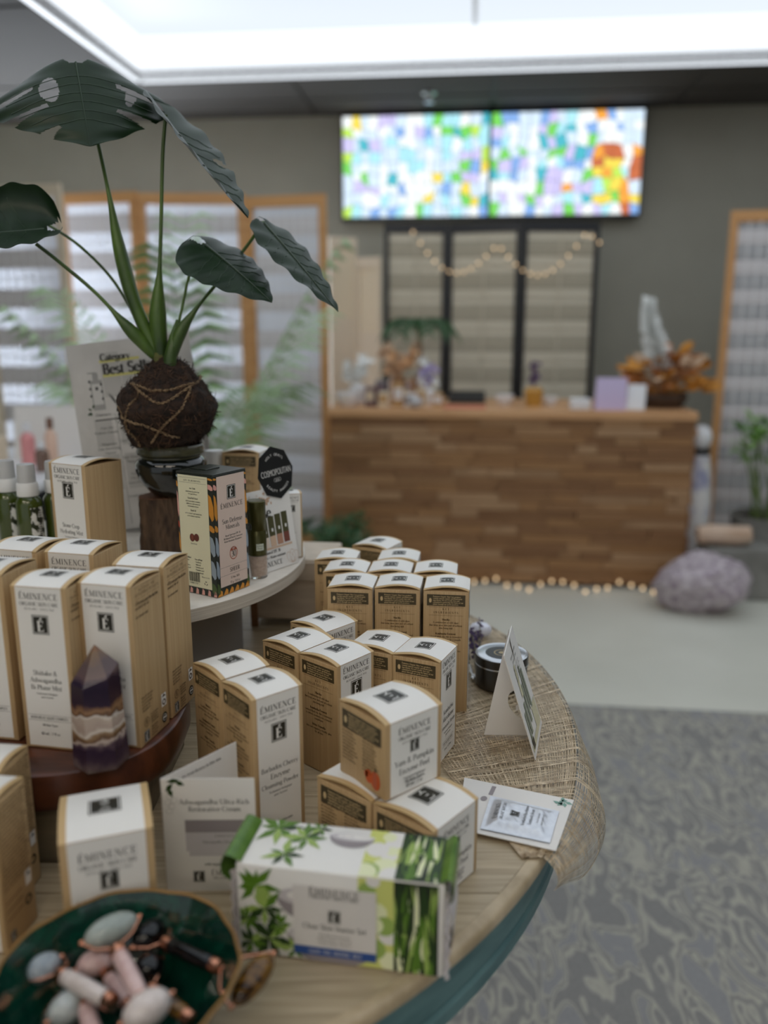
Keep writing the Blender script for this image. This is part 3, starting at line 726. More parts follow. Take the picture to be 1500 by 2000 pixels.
# dried arrangement
c = on_desk(.98, 4.42)
t = thing('dried_flower_arrangement', 'orange dried flower arrangement with white plume in a dark basket on desk', 'flowers', c)
b = MB(); b.lathe([(0, 0), (.11, 0), (.14, .05), (.13, .075), (.12, .075), (.12, .05), (0, .045)], 28); b.build('basket', nmat('dark_wicker', srgb(60, 44, 32), srgb(86, 64, 46), (60, 60, 60), 0.8), t, smooth=True)
for i in range(90):
    a = rg.uniform(0, 2 * PI); el = rg.uniform(.05, 1.3); r = rg.uniform(.12, .21); b = MB()
    p = Vector((r * math.cos(a) * math.cos(el) * 1.15 + .03, r * math.sin(a) * math.cos(el), .10 + r * math.sin(el) * 1.0))
    d = Vector((math.cos(a), math.sin(a), rg.uniform(-.2, .8))).normalized(); sd = d.cross(Vector((rg.gauss(0, 1), rg.gauss(0, 1), 1))).normalized(); n = d.cross(sd); L = rg.uniform(.03, .055)
    b.grid(lambda u, v: p + d * (v - .3) * L * 2 + sd * (u - .5) * L * 1.4 * math.sin(PI * (.12 + .8 * v)) + n * ((u - .5) ** 2) * L * 1.5, 3, 3)
    b.tube([(0, 0, .05), tuple(p)], .0025, 4, False)
    b.build('dried_leaf', [AMB, AMB, RUSTP, BEIGEP][i % 4], t)
b = MB()
for i in range(620):
    u = rg.random(); x = .0 - .09 * math.sin(u * 1.6) ; z = .20 + .34 * u; w = .088 * (1 - .6 * u); a = rg.uniform(0, 2 * PI)
    p = Vector((x, 0, z)); d = Vector((math.cos(a) * w, math.sin(a) * w, rg.uniform(-.01, .03)))
    sd = d.orthogonal().normalized() * .007
    b.add([p, p + d * .6 + sd, p + d, p + d * .6 - sd], [(0, 1, 2, 3)])
b.tube([(0, 0, .05), (-.03, 0, .3), (-.09, 0, .54)], .003, 5, False)
b.build('white_plume', WPET, t)
b = MB(); b.lathe([(0, 0), (.045, 0), (.06, .06), (.05, .11), (.042, .11), (.045, .06), (0, .01)], 20); o = b.build('grey_pot', POTD, smooth=True); o.location = on_desk(1.03, 4.78)
tag(o, 'small dark grey pot behind the basket at the right desk end', 'pot')
c = on_desk(-.30, 4.78)
t = thing('potted_palm_sprig', 'small dark green palm sprig in tan pot behind the desk flowers', 'plant', c)
b = MB(); b.lathe([(0, 0), (.05, 0), (.065, .12), (.055, .12), (0, .10)], 20); b.build('pot', DW[0], t, smooth=True)
b = MB(); b.tube([(0, 0, .1), (.01, 0, .25), (0, 0, .40)], .010, 8); b.build('trunk', DW[1], t, smooth=True)
for i in range(9):
    az = i * .7; frond(t, (0, 0, .39), az, .24, 1.2, 1.35, PALMG[1], 9, .012, .11, rg)

# left white display table with products
c = aty(40, 905, 2.55)
t = thing('display_table', 'white topped display table with black skirt at the left edge', 'table', (-1.62, 2.56, 0.009))
b = MB(); b.rbox(-.62, -.38, .861, .66, .38, .891, .008); b.build('table_top', mat('white_laminate', srgb(228, 228, 230), 0.3), t)
b = MB(); b.box(-.60, -.36, .0, .64, .36, .8605); b.build('skirt', mat('black_cloth', srgb(16, 16, 18), 0.9), t)
PINKB = mat('pink_bottle', srgb(222, 150, 150), 0.3)
def simple_bottle(label, c, r, h, m, capm, name='lotion_bottle', group='bottles on the white display table'):
    t = thing(name, label, 'bottle', c, 0, group)
    b = MB(); b.lathe([(0, 0), (r, 0), (r, h * .66), (r * .5, h * .74), (r * .45, h * .78), (0, h * .78)], 18); b.build('bottle_body', m, t, smooth=True)
    b = MB(); b.lathe([(0, h * .78), (r * .55, h * .78), (r * .55, h), (0, h)], 16); b.build('cap', capm, t, smooth=True)
simple_bottle('pink bottle on the white display table, nearer the white card', (-1.12, 2.56, .90), .022, .13, PINKB, WCER)
simple_bottle('peach bottle with brown cap at the right end of the white display table', (-1.03, 2.52, .90), .018, .15, mat('peach_bottle', srgb(226, 190, 168), 0.3), mat('brown_cap', srgb(120, 84, 66), 0.4))
simple_bottle('short brown jar bottle behind the green spray bottles', (-1.02, 2.42, .90), .02, .09, mat('brown_glass', srgb(120, 96, 84), 0.25), WCER)
b = MB(); b.add([(-.12, 0, 0), (.12, 0, 0), (.12, .03, .17), (-.12, .03, .17), (-.12, .09, 0), (.12, .09, 0)], [(0, 1, 2, 3), (4, 3, 2, 5), (0, 3, 4), (1, 5, 2)])
o = b.build('tent_card', WHITE_PAPER); o.location = (-1.09, 2.66, .90); tag(o, 'white tent card standing on the left white display table', 'card')
for i, (x, y, h) in enumerate(((-1.26, 2.62, .08), (-1.33, 2.52, .06), (-1.22, 2.48, .05))):
    b = MB(); b.rbox(-.035, -.03, 0, .035, .03, h, .004); b.m = 1; b.box(-.025, -.0315, h * .3, .025, -.03, h * .8); o = b.build('cream_box', [PK[1], PK[2]]); o.location = (x, y, .90)
    tag(o, 'small cream carton on the white display table, %s one' % ('rear', 'left', 'front')[i], 'box', 'cartons on the white display table')

# ================================================================== ROUND DISPLAY TABLE
TZ = 0.90
TC = Vector((-.345, .872)); TR = .553
TWOOD = nmat('weathered_table_wood', srgb(148, 132, 104), srgb(190, 174, 146), (9, 190, 60), 0.38, 0.25, 5, 0.25, 0.75, dist=0.6)
TRIM = nmat('table_rim_wood', srgb(160, 142, 112), srgb(196, 178, 148), (30, 30, 30), 0.34, 0.1, 5)
TEAL = nmat('worn_teal_paint', srgb(74, 110, 114), srgb(102, 138, 140), (24, 24, 90), 0.5, 0.2, 6, 0.3, 0.8)
t = thing('round_display_table', 'round wooden display table with worn teal apron holding all the boxes', 'table', (TC.x, TC.y, 0))
ri = .5425
cuts = [-.5425, -.45, -.327, -.19, -.052, .09, .23, .37, .5425]
for i in range(len(cuts) - 1):
    y0, y1 = cuts[i] + .0004, cuts[i + 1] - .0004
    n = 10; ys = [y0 + (y1 - y0) * k / n for k in range(n + 1)]
    f = lambda y: math.sqrt(max(ri * ri - y * y, 0))
    out = [(f(y), y) for y in ys] + [(-f(y), y) for y in reversed(ys)]
    b = MB(); m = len(out)
    zt = TZ - (.0003 if i % 2 else 0)
    b.add([(x, y, zt) for x, y in out] + [(x, y, TZ - .0138) for x, y in out], [tuple(range(m)), tuple(range(m, 2 * m))[::-1]] + [(k, k + m, (k + 1) % m + m, (k + 1) % m) for k in range(m)])
    b.build('plank', TWOOD, t)
b = MB(); b.lathe([(.5429, TZ - .014), (.5429, TZ)] + [(TR - .006 + .006 * math.sin(a), TZ - .006 + .006 * math.cos(a)) for a in (0, .3, .6, .9, 1.2, 1.57)] + [(TR, TZ - .010), (TR - .004, TZ - .014), (.5429, TZ - .014)], 160); b.build('rim_band', TRIM, t, smooth=True)
b = MB(); b.lathe([(.50, TZ - .0142), (.541, TZ - .0142), (.541, TZ - .052), (.537, TZ - .054), (.537, TZ - .057), (.542, TZ - .059), (.542, TZ - .070), (.53, TZ - .072), (.50, TZ - .072), (.50, TZ - .0142)], 160); b.build('apron', TEAL, t, smooth=True, angle=30)
b = MB(); b.lathe([(.0, .0086), (.30, .0086), (.30, .04), (.10, .08), (.075, .2), (.09, .5), (.07, .7), (.16, .86), (.20, TZ - .0145), (0, TZ - .0145)], 40); b.build('pedestal', TEAL, t, smooth=True)

# loosely woven jute cloth draped over the right rim
JUTE = nmat('jute_thread', srgb(164, 142, 112), srgb(216, 196, 164), (120, 120, 120), 0.4, 0, 2)
inner = [(.112, .585), (.062, .712), (.03, .80), (-.03, .95), (-.09, 1.1), (-.14, 1.2)]
def lerp_list(L, u):
    k = u * (len(L) - 1); i = min(int(k), len(L) - 2); f = k - i
    return tuple(a + (c - a) * f for a, c in zip(L[i], L[i + 1]))
rg = random.Random(17)
def sm(x, a, c): x = max(0, min(1, (x - a) / (c - a))); return x * x * (3 - 2 * x)
def cloth(s, q):     # s along the rim, q 0..0.6 on the table, 0.6..1 hanging
    th = R(-31.2 + 92 * s); rim = Vector((TC.x + TR * math.cos(th), TC.y + TR * math.sin(th)))
    I = Vector(lerp_list(inner, s))
    wob = .0012 * math.sin(37 * s + 9 * q) + .0008 * math.sin(90 * s - 31 * q)
    if q < .6:
        u = q / .6; p = I.lerp(rim, u)
        return Vector((p.x, p.y, TZ + .0016 + abs(wob) * .6))
    u = (q - .6) / .4
    bul = (.008 + .020 * math.exp(-((s - .13) / .11) ** 2)) * math.sin(min(u * 2.2, 2.35)) * (1 + .10 * math.sin(60 * s) * u)
    drop = .026 + .034 * sm(s, .0, .10)
    r = TR + .001 + bul
    z = TZ + .0018 - drop * (u ** 1.3) - .002 * u * math.sin(23 * s)
    return Vector((TC.x + r * math.cos(th), TC.y + r * math.sin(th), z))
b = MB()
NS = 190
for k in range(80):
    q = (k + rg.uniform(-.3, .3)) / 79.0; q = min(max(q, 0), 1); w = rg.uniform(.0006, .0011)
    amp = rg.uniform(0, .004); fr = rg.uniform(5, 20); ph = rg.uniform(0, 6)
    P = [cloth(i / NS, min(1, max(0, q + amp * math.sin(fr * i / NS + ph)))) for i in range(NS + 1)]
    Q = [cloth(i / NS, min(1, max(0, q + amp * math.sin(fr * i / NS + ph) + .004))) for i in range(NS + 1)]
    vs = []
    for p, qv in zip(P, Q):
        d = (qv - p); d = d.normalized() * w * .5 if d.length > 1e-7 else Vector((w * .5, 0, 0))
        vs += [p - d, p + d]
    b.add(vs, [(2 * i, 2 * i + 1, 2 * i + 3, 2 * i + 2) for i in range(NS)])
NQ = 40; s = 0.0
while s < 1:
    s += rg.choice((.0024, .0036, .0044, .0052, .0068)); w = rg.uniform(.0006, .0012) * (2.2 if rg.random() < .13 else 1); j1 = rg.uniform(-.006, .006); ph = rg.uniform(0, 6)
    P = [cloth(min(1, max(0, s + j1 * math.sin(4 * i / NQ + ph))), i / NQ) for i in range(NQ + 1)]
    th = R(-31.2 + 92 * s); d = Vector((-math.sin(th), math.cos(th), 0)) * w * .5
    vs = []
    for p in P: vs += [p - d + Vector((0, 0, .0004)), p + d + Vector((0, 0, .0004))]
    b.add(vs, [(2 * i, 2 * i + 1, 2 * i + 3, 2 * i + 2) for i in range(NQ)])
o = b.build('jute_mesh_cloth', JUTE)
tag(o, 'loosely woven beige jute mesh cloth draped over the right edge of the round table', 'cloth')

# ---- risers
TRAYZ = CAMZ - .335; DISCZ = CAMZ - .285
REDWOOD = nmat('dark_red_wood', srgb(66, 34, 22), srgb(96, 52, 32), (14, 90, 40), 0.28, 0.05, 4)
RUSTIC = nmat('grey_brown_board', srgb(98, 88, 70), srgb(128, 116, 94), (8, 60, 60), 0.6, 0.3, 5)
t = thing('wooden_riser', 'low grey brown wooden riser box under the dark red wood tray', 'riser', (-.31, .68, TZ))
b = MB(); b.rbox(-.12, -.10, .0002, .105, .09, .0489, .002); b.build('riser_box', RUSTIC, t)
tx, ty, rx, ry = -.30, .672, .122, .107
def sup(a, k=1.0, n=2.5):
    c, s = math.cos(a), math.sin(a)
    return (math.copysign(abs(c) ** (2 / n), c) * rx * k, math.copysign(abs(s) ** (2 / n), s) * ry * k)
b = MB(); NT = 96
prof = [(0.0, .0), (.90, .0), (.97, .004), (1.0, .014), (1.0, .024), (.985, .0345), (.965, .036), (0, .036)]
b.grid(lambda u, v: (lambda p, r: Vector((sup(2 * PI * u, r)[0], sup(2 * PI * u, r)[1], p)))(prof[round(v * 7)][1], max(prof[round(v * 7)][0], .001)), NT, 7, True)
o = b.build('wood_tray', REDWOOD, smooth=True, angle=35); o.location = (tx, ty, TRAYZ - .036)
tag(o, 'dark red polished oval wooden tray carrying the mist boxes', 'tray')
PLY = nmat('whitewashed_plywood', srgb(204, 196, 184), srgb(222, 215, 204), (30, 30, 120), 0.5, 0.1, 4)
PLYE = nmat('plywood_edge', srgb(188, 178, 162), srgb(214, 206, 192), (6, 6, 420), 0.55, 0.15, 3)
GREYC = mat('grey_painted_column', srgb(150, 148, 146), 0.6)
DC = (-.355, 1.009)
t = thing('round_white_stand', 'round whitewashed plywood display stand with grey column holding the plant', 'stand', (DC[0], DC[1], TZ))
hz = DISCZ - TZ
b = MB(); b.lathe([(0, hz - .016), (.2515, hz - .016), (.2527, hz - .015)], 120); b.lathe([(.2527, hz - .001), (.2515, hz), (0, hz)], 120); b.build('stand_top', PLY, t, smooth=True)
b = MB(); b.lathe([(.2527, hz - .015), (.2527, hz - .001)], 120); b.build('top_edge', PLYE, t, smooth=True)
b = MB(); b.lathe([(0, .0002), (.168, .0002), (.168, hz - .0162), (0, hz - .0162)], 64); b.build('column', GREYC, t, smooth=True)

# ================================================================== PRINTED CARTONS
def em(b, mp, cx, cy, sx, sy, off, nv=1, k=1.0):
    b.m = 0; b.mrect(mp, cx - sx / 2, cy - sy / 2, cx + sx / 2, cy + sy / 2, off, 1, nv)
    b.m = 1; b.mrect(mp, cx - sx * .455, cy - sy * .455, cx + sx * .455, cy + sy * .455, off + .00004, 1, nv)
    b.m = 0; b.mrect(mp, cx - sx * .42, cy - sy * .42, cx + sx * .42, cy + sy * .42, off + .00008, 1, nv)
    b.m = 1; b.text(mp, '\u00c9', cx, cy - sy * .34, sy * .54, off + .00013, wt=1.6)
BAND = ['\u00c9minence Organic Skin Care products', 'contain natural, organic and Biodynamic', 'ingredients. We are cruelty free and', 'committed to protecting the future of our', 'planet through our green practices.']
KEYT = [('Mucilia', 1), ('A combination of wild algae', 0), ('that keep away skin and oil without', 0), ('skin being dull', 0), ('', 0), ('Kombucha Ferment', 1), ('natural black tea, this is fermented', 0), ('to deliver probiotics for a smooth', 0), ('complexion', 0), ('', 0), ('White Tremella', 1), ('skin care supports a healthy glow', 0), ('for all skin', 0)]
INGR = ['Shake well. Spray onto clean skin', 'all over the face and neck, avoiding', 'eyes. Use morning and evening as', 'part of your skin care routine to', 'calm, hydrate and refresh the skin', 'with natural and organic botanical', 'ingredients grown on small farms.']
PROD = {}
def kind_box(key, w, h, d, prod, left=None, right=None, label_bot=.018, brand_y=.03, emb=(.30, .16), embt=(.36, .33), prod_y=.50, psz=.085, foot=None, bulge=.085, margin=.085, lidprint=True, bw=.70):
    PROD[key] = dict(w=w, h=h, d=d or w, prod=prod, left=left, right=right, lb=label_bot, by=brand_y, emb=emb, embt=embt, py=prod_y, psz=psz, foot=foot, bulge=bulge, mg=margin, bw=bw, first=None)
def build_box(key, name, label, loc, rz, group):
    K = PROD[key]; w, h, d = K['w'], K['h'], K['d']
    t = thing(name, label, 'box', loc, rz, group)
    hx, hy = w / 2, d / 2; B = K['bulge'] * d; e = .0009
    b = MB(); b.rbox(-hx, -hy, 0.0001, hx, hy, h, .0010); b.build('carton', KRAFT, t, smooth=True, angle=50)
    prof = lambda v: B * math.sin(PI * min(max(v, 0), 1) ** .85)
    mpL = lambda u, v, o: Vector((u - hx, v * 1.0 - hy, h + e + prof(v / d) + o))
    mpF = lambda u, v, o: Vector((u - hx, -hy - o, v))
    mpS = lambda u, v, o: Vector((-hx - o, hy - u, v))
    mpR = lambda u, v, o: Vector((hx + o, u - hy, v))
    b = MB(); n = 12
    b.grid(lambda u, v: mpL(u * w, v * d, 0), 1, n); b.grid(lambda u, v: mpL(u * w, v * d, -e), 1, n)
    for u in (0, w): b.grid(lambda a, v: mpL(u, v * d, -e * a), 1, n)
    b.grid(lambda u, a: mpL(u * w, 0, -e * a), 1, 1); b.grid(lambda u, a: mpL(u * w, d, -e * a), 1, 1)
    b.build('lid_flap', KRAFT_EDGE, t, smooth=True, angle=50)
    mg = K['mg'] * w
    b = MB(); b.mrect(mpF, mg, K['lb'] * h, w - mg, h + e * .5, .0002, 1, 1); b.mrect(mpL, mg, -.0002, w - mg, d * .985, .0002, 1, 12); b.build('front_label', WHITE_CARD, t, smooth=True, angle=50)
    b = MB(); sx = K['emb'][0] * w; sy = sx * 1.12
    em(b, mpF, w / 2, h - K['emb'][1] * h - sy / 2, sx, sy, .0004)
    b.build('emblem', [EMB, WHITE_CARD], t); b = MB()
    em(b, mpL, w / 2, d * .5, K['embt'][0] * w, K['embt'][1] * d, .0004, 6)
    b.build('emblem', [EMB, WHITE_CARD], t)
    b = MB(); y = h - K['by'] * h; c = w * .094
    W1 = text_w('\u00c9MINENCE', .17); s1 = w * K['bw'] / W1
    b.text(mpF, '\u00c9MINENCE', w / 2, y - s1, s1, .0004, sp=.17, wt=1.05)
    s2 = w * K['bw'] / text_w('ORGANIC SKIN CARE', .05)
    b.text(mpF, 'ORGANIC SKIN CARE', w / 2, y - s1 - s2 * 1.75, s2, .0004, sp=.05)
    b.m = 1; s3 = s2 * .62; b.text(mpF, 'HUNGARY ~ SINCE 1958', w / 2, y - s1 - s2 * 1.75 - s3 * 2.0, s3, .0004, sp=.16, fine=False)
    b.build('brand_lettering', [INK, GREYINK], t); b = MB()
    yy = h - K['py'] * h; s4 = K['psz'] * w; b.m = 2
    for L in K['prod']:
        s = min(s4, w * .74 / text_w(L)); b.text(mpF, L, w / 2, yy - s4, s, .0004); yy -= s4 * 1.55
    b.m = 1; s5 = s4 * .42
    for L in ('Traitement biologique', 'pour la peau'):
        b.text(mpF, L, w / 2, yy - s5 * 1.2, s5, .0004, fine=False, wt=1.2); yy -= s5 * 1.7
    if K['foot']:
        for (fy, tx, fs, box) in K['foot']:
            b.m = 2 if box else 1; s6 = min(fs * w, w * .7 / text_w(tx)); y6 = h - fy * h
            b.text(mpF, tx, w / 2, y6 - s6 / 2, s6, .0004, fine=False, wt=1.4)
            if box:
                ww = text_w(tx) * s6 / 2 + s6; b.m = 1
                for q in (-1, 1): b.mrect(mpF, w / 2 - ww, y6 + q * s6 * 1.1 - .00012, w / 2 + ww, y6 + q * s6 * 1.1 + .00012, .0004)
    b.build('product_lettering', [INK, GREYINK, GREYINK], t)
    def band(b, mp, W_, top):
        b.m = 0; b.mrect(mp, .08 * W_, top - .26 * W_, .92 * W_, top, .0003)
        b.m = 1; b.mdisc(mp, .155 * W_, top - .14 * W_, .03 * W_, .055 * W_, .0004, 10)
        for i, L in enumerate(BAND):
            s = .66 * W_ / text_w(BAND[3]); b.text(mp, L, .215 * W_, top - .055 * W_ - i * .044 * W_ - s * .2, s, .0004, align='l', fine=False, wt=1.5)
    if K['left']:
        b = MB(); band(b, mpS, d, h - .055 * w - .001)
        top = h - .40 * d
        b.build('dark_band', [DARKBAND, KRAFTINK], t); b = MB()
        if K['left'] == 'key':
            b.m = 2
            for q in (top + .035 * d, top - .155 * d): b.mrect(mpS, .12 * d, q, .88 * d, q + .0002, .0003)
            s = .034 * d / .72
            b.text(mpS, 'KEY', d / 2, top - .03 * d, s, .0003, sp=.5, fine=False, wt=1.2); b.text(mpS, 'INGREDIENTS', d / 2, top - .11 * d, s, .0003, sp=.45, fine=False, wt=1.2)
            y = top - .27 * d; s = .72 * d / text_w(KEYT[2][0])
            for L, bold in KEYT:
                if L: b.text(mpS, L, d / 2, y, s * (1.12 if bold else 1), .0003, fine=False, wt=1.6 if bold else 1.2)
                y -= .066 * d
                if y < .03 * h: break
        else:
            b.m = 2; y = top + .05 * d
            for i in range(10):
                s = .36 * d / text_w('that keep away skin and'); 
                for u in (.08, .52):
                    L = INGR[i % 7][:22 - (i * 5 % 7)]; b.text(mpS, L, u * d, y, s, .0003, align='l', fine=False, wt=1.5)
                y -= .05 * d
            if K['left'] == 'pumpkin':
                b.m = 3; b.mdisc(mpS, .66 * d, .22 * d, .075 * d, .10 * d, .0003, 18); b.mdisc(mpS, .80 * d, .21 * d, .10 * d, .135 * d, .00035, 20); b.mdisc(mpS, .60 * d, .235 * d, .04 * d, .05 * d, .0003, 14)
                b.m = 4; b.mdisc(mpS, .79 * d, .205 * d, .045 * d, .13 * d, .0004, 16); b.m = 0; b.mpoly(mpS, [(.78 * d, .33 * d), (.82 * d, .33 * d), (.81 * d, .39 * d), (.79 * d, .40 * d)], .0004)
        b.build('side_print', [DARKBAND, KRAFTINK, BROWNINK, ORANGEINK, REDINK], t)
    if K['right'] == 'mist':
        b = MB(); y = h - .09 * d
        for q in (y + .045 * d, y - .16 * d): b.mrect(mpR, .1 * d, q, .9 * d, q + .00018, .0003)
        s = .036 * d / .72
        b.text(mpR, 'WITNESS THE', d / 2, y - .04 * d, s, .0003, sp=.35, fine=False); b.text(mpR, 'INCREDIBLE RESULTS', d / 2, y - .115 * d, s, .0003, sp=.28, fine=False)
        y -= .26 * d
        for i, L in enumerate(('+ 87% of users agree that skin feels', 'immediately silky soft', '', 'In a consumer study')):
            b.text(mpR, L, .1 * d, y, .05 * d / .72 * (.8 if i else .85), .0003, align='l', fine=False, wt=1.6 if i == 0 else 1.2, xs=.72); y -= .075 * d
        y = .86 * d
        for i in range(5): b.text(mpR, INGR[i][:24 - 2 * i], .1 * d, y, .04 * d, .0003, align='l', fine=False, wt=1.4, xs=.8); y -= .06 * d
        b.m = 0; b.mring(mpR, .22 * d, .40 * d, .075 * d, .085 * d, .0003); b.text(mpR, 'B', .22 * d, .36 * d, .09 * d, .0003)
        for i in range(4): b.text(mpR, INGR[i + 2][:16], .36 * d, .46 * d - i * .05 * d, .036 * d, .0003, align='l', fine=False, wt=1.4, xs=.8)
        b.m = 1; b.mrect(mpR, .74 * d, .42 * d, .90 * d, .66 * d, .0003); b.m = 0; b.mpoly(mpR, [(.75 * d, .60 * d), (.82 * d, .655 * d), (.89 * d, .60 * d)], .0004); b.mring(mpR, .82 * d, .50 * d, .03 * d, .06 * d, .0004)
        b.m = 2; b.mdisc(mpR, .82 * d, .20 * d, .09 * d, .10 * d, .0003); b.m = 1; b.mring(mpR, .82 * d, .20 * d, .055 * d, .065 * d, .0004); b.mrect(mpR, .77 * d, .19 * d, .87 * d, .215 * d, .0004)
        b.m = 0
        for i in range(4): b.text(mpR, INGR[i][:14], .36 * d, .22 * d - i * .05 * d, .036 * d, .0003, align='l', fine=False, wt=1.4, xs=.8)
        b2 = MB(); em(b2, mpR, .20 * d, .15 * d, .17 * d, .20 * d, .0003); b2.build('emblem', [EMB, WHITE_CARD], t)
        b.build('side_print', [BROWNINK, WHITE_CARD, EMB], t)
    elif K['right'] == 'text':
        b = MB(); y = h - .14 * d
        while y > .40 * h:
            b.text(mpR, INGR[int(y * 9000) % 7], .1 * d, y, .8 * d / text_w(INGR[2]), .0003, align='l', fine=False, wt=1.6); y -= .085 * d
        b.m = 1; b.mrect(mpR, .72 * d, .30 * h, .90 * d, .40 * h, .0003); b.m = 2; b.mpoly(mpR, [(.74 * d, .365 * h), (.81 * d, .39 * h), (.88 * d, .365 * h)], .0004); b.mring(mpR, .76 * d, .20 * h, .06 * d, .10 * d, .0003)
        b.m = 0
        for i in range(3): b.mrect(mpR, .1 * d, (.32 - i * .06) * h, .6 * d, (.32 - i * .06) * h + .0006, .0003)
        b2 = MB(); em(b2, mpR, .22 * d, .08 * h, .17 * d, .20 * d, .0003); b2.build('emblem', [EMB, WHITE_CARD], t)
        b.build('side_print', [BROWNINK, WHITE_CARD, EMB], t)
    K['first'] = t
    return t
FOOT = [(.80, 'WITH BLUE LIGHT COMPLEX', .045, 1), (.845, 'All Skin Types', .04, 0), (.90, '60 ml / 2 fl oz', .05, 0)]
def place(key, name, x, y, z, th, label, group):
    K = PROD[key]; a = R(th); w, d = K['w'], K['d']
    c = Vector((x + math.cos(a) * w / 2 - math.sin(a) * d / 2, y + math.sin(a) * w / 2 + math.cos(a) * d / 2, z))
    if K['first'] is None: return build_box(key, name, label, c, a, group)
    return dup(K['first'], name, label, 'box', c, a, group)
kind_box('mist', .0475, .137, None, ['Shiitake &', 'Ashwagandha', 'Bi-Phase Mist'], right='mist', foot=FOOT)
kind_box('mistplain', .0478, .143, None, ['Calendula', 'Milk Serum'], foot=FOOT)
kind_box('powder', .0487, .130, None, ['Barbados Cherry', 'Enzyme', 'Cleansing Powder'], left='key', brand_y=.06, emb=(.30, .19), prod_y=.47, psz=.10, foot=[(.88, 'Poudre nettoyante', .05, 0)])
kind_box('serum', .0508, .1148, None, ['Kombucha', 'Microbiome', 'Luminosity Serum'], left='key', brand_y=.03, emb=(.30, .17), prod_y=.5, psz=.10, foot=[(.84, 'FOR ALL SKIN TYPES', .045, 1), (.90, '35 ml / 1.2 fl oz', .05, 0)])
kind_box('serum2', .0498, .1086, None, ['Kombucha', 'Microbiome', 'Luminosity Serum'], left='key', brand_y=.03, emb=(.30, .17), prod_y=.5, psz=.10, foot=[(.84, 'FOR ALL SKIN TYPES', .045, 1), (.90, '35 ml / 1.2 fl oz', .05, 0)])
kind_box('tall', .0496, .1416, None, ['Clear Skin', 'Probiotic Serum'], left='key', foot=FOOT)
kind_box('jar', .0585, .0622, None, ['Yam & Pumpkin', 'Enzyme Peel'], left='pumpkin', brand_y=.10, emb=(.16, .30), embt=(.36, .34), prod_y=.52, psz=.085, bw=.56, foot=[(.84, 'All Skin Types', .05, 0), (.90, '60 ml / 2 oz', .05, 0)])
kind_box('cream', .0594, .094, None, ['Ashwagandha Ultra-Rich', 'Restorative Cream'], brand_y=.10, emb=(.20, .26), embt=(.36, .32), prod_y=.43, psz=.10, bw=.62)
kind_box('lotion', .046, .112, .038, ['Ashwagandha', 'Lotion'], right='text', foot=FOOT)
kind_box('single', .0585, .128, None, ['Stone Crop', 'Hydrating Mist'], foot=FOOT, prod_y=.55)
g = 'mist cartons on the dark red tray'
ZT = TRAYZ + .0002
place('mist', 'mist_carton', -.293, .613, ZT, -11, 'mist box at tray front, with purple crystal covering its lower right', g)
place('mist', 'mist_carton', -.2435, .620, ZT, -14, 'mist box at tray front right, directly behind the purple crystal, printed side visible', g)
place('mist', 'mist_carton', -.232, .671, ZT, -12, 'mist box at the right back of the tray, touching the white stand edge', g)
place('mistplain', 'mist_carton', -.297, .690, ZT, -13, 'kraft box behind the front mist boxes with half its emblem showing', g)
place('mistplain', 'mist_carton', -.350, .702, ZT, -15, 'kraft box at the left back of the tray, only its lid showing', g)
place('mistplain', 'mist_carton', -.350, .630, ZT, -10, 'kraft box cut by the left picture edge on the tray front', g)
g = 'enzyme powder cartons'
place('powder', 'powder_carton', -.105, .601, TZ, 40.2, 'tall Barbados cherry powder box, white front facing the viewer', g)
place('powder', 'powder_carton', -.137, .641, TZ, 41.5, 'tall powder box behind the Barbados cherry box, kraft side visible', g)
g = 'serum cartons in the middle of the table'
place('serum', 'serum_carton', -.043, .703, TZ, 49, 'serum box at the front of its group of four, behind the pumpkin box', g)
place('serum', 'serum_carton', -.083, .7365, TZ, 49, 'serum box left of the group, behind the powder boxes', g)
place('serum', 'serum_carton', -.0625, .788, TZ, 47, 'serum box at the back of the group, mostly only its white lid visible', g)
place('serum2', 'serum_carton', .053, .728, TZ, 65, 'serum box right front, white front with brand turned to the right', g)
place('serum2', 'serum_carton', .0075, .749, TZ, 65, 'serum box between the right front one and the tall back row', g)
g = 'tall cartons in the back rows'
for (x, y, lb) in ((.092, .843, 'tall kraft box at the right end of the near back row, beside the candle tin'), (.039, .849, 'tall kraft box in the middle of the near back row'), (-.013, .8505, 'tall kraft box at the left end of the near back row'),
                   (.083, .902, 'tall kraft box at the right end of the second back row'), (.030, .906, 'tall kraft box in the middle of the second back row'), (-.022, .908, 'tall kraft box third from the right in the second back row')):
    place('tall', 'tall_carton', x, y, TZ, 83, lb, g)
place('tall', 'tall_carton', -.036, .958, TZ, 83, 'tall kraft box at the left end, partly hidden by the second back row', g)
place('tall', 'tall_carton', .002, 1.012, TZ, 62, 'farthest tall kraft box, turned, behind the back rows', g)
place('tall', 'tall_carton', .0405, .956, TZ, 83, 'tall kraft box in the third row with only a lid sliver visible', g)
g = 'enzyme peel cartons'
place('jar', 'peel_carton', .001, .562, TZ + .0665, 39.3, 'yam and pumpkin enzyme peel box stacked on top of two others', g)
place('jar', 'peel_carton', .036, .528, TZ, 50, 'enzyme peel box under the stacked pumpkin box, nearest the sample card', g)
place('jar', 'peel_carton', -.010, .567, TZ, 50, 'enzyme peel box at lower left under the stacked pumpkin box', g)
place('cream', 'cream_carton', -.210, .467, TZ, 19.6, 'white topped Ashwagandha cream box behind the green bowl', None)
g = 'cartons at the left picture edge'
place('lotion', 'lotion_carton', -.3035, .488, TZ, -8, 'nearest kraft box at lower left picture edge, with printed text side', g)
place('lotion', 'lotion_carton', -.318, .531, TZ, -6, 'kraft box behind the nearest one at lower left picture edge', g)
place('single', 'single_carton', -.398, .960, DISCZ + .0003, -26.8, 'single plain sided kraft box on the white stand beside the green bottles', None)

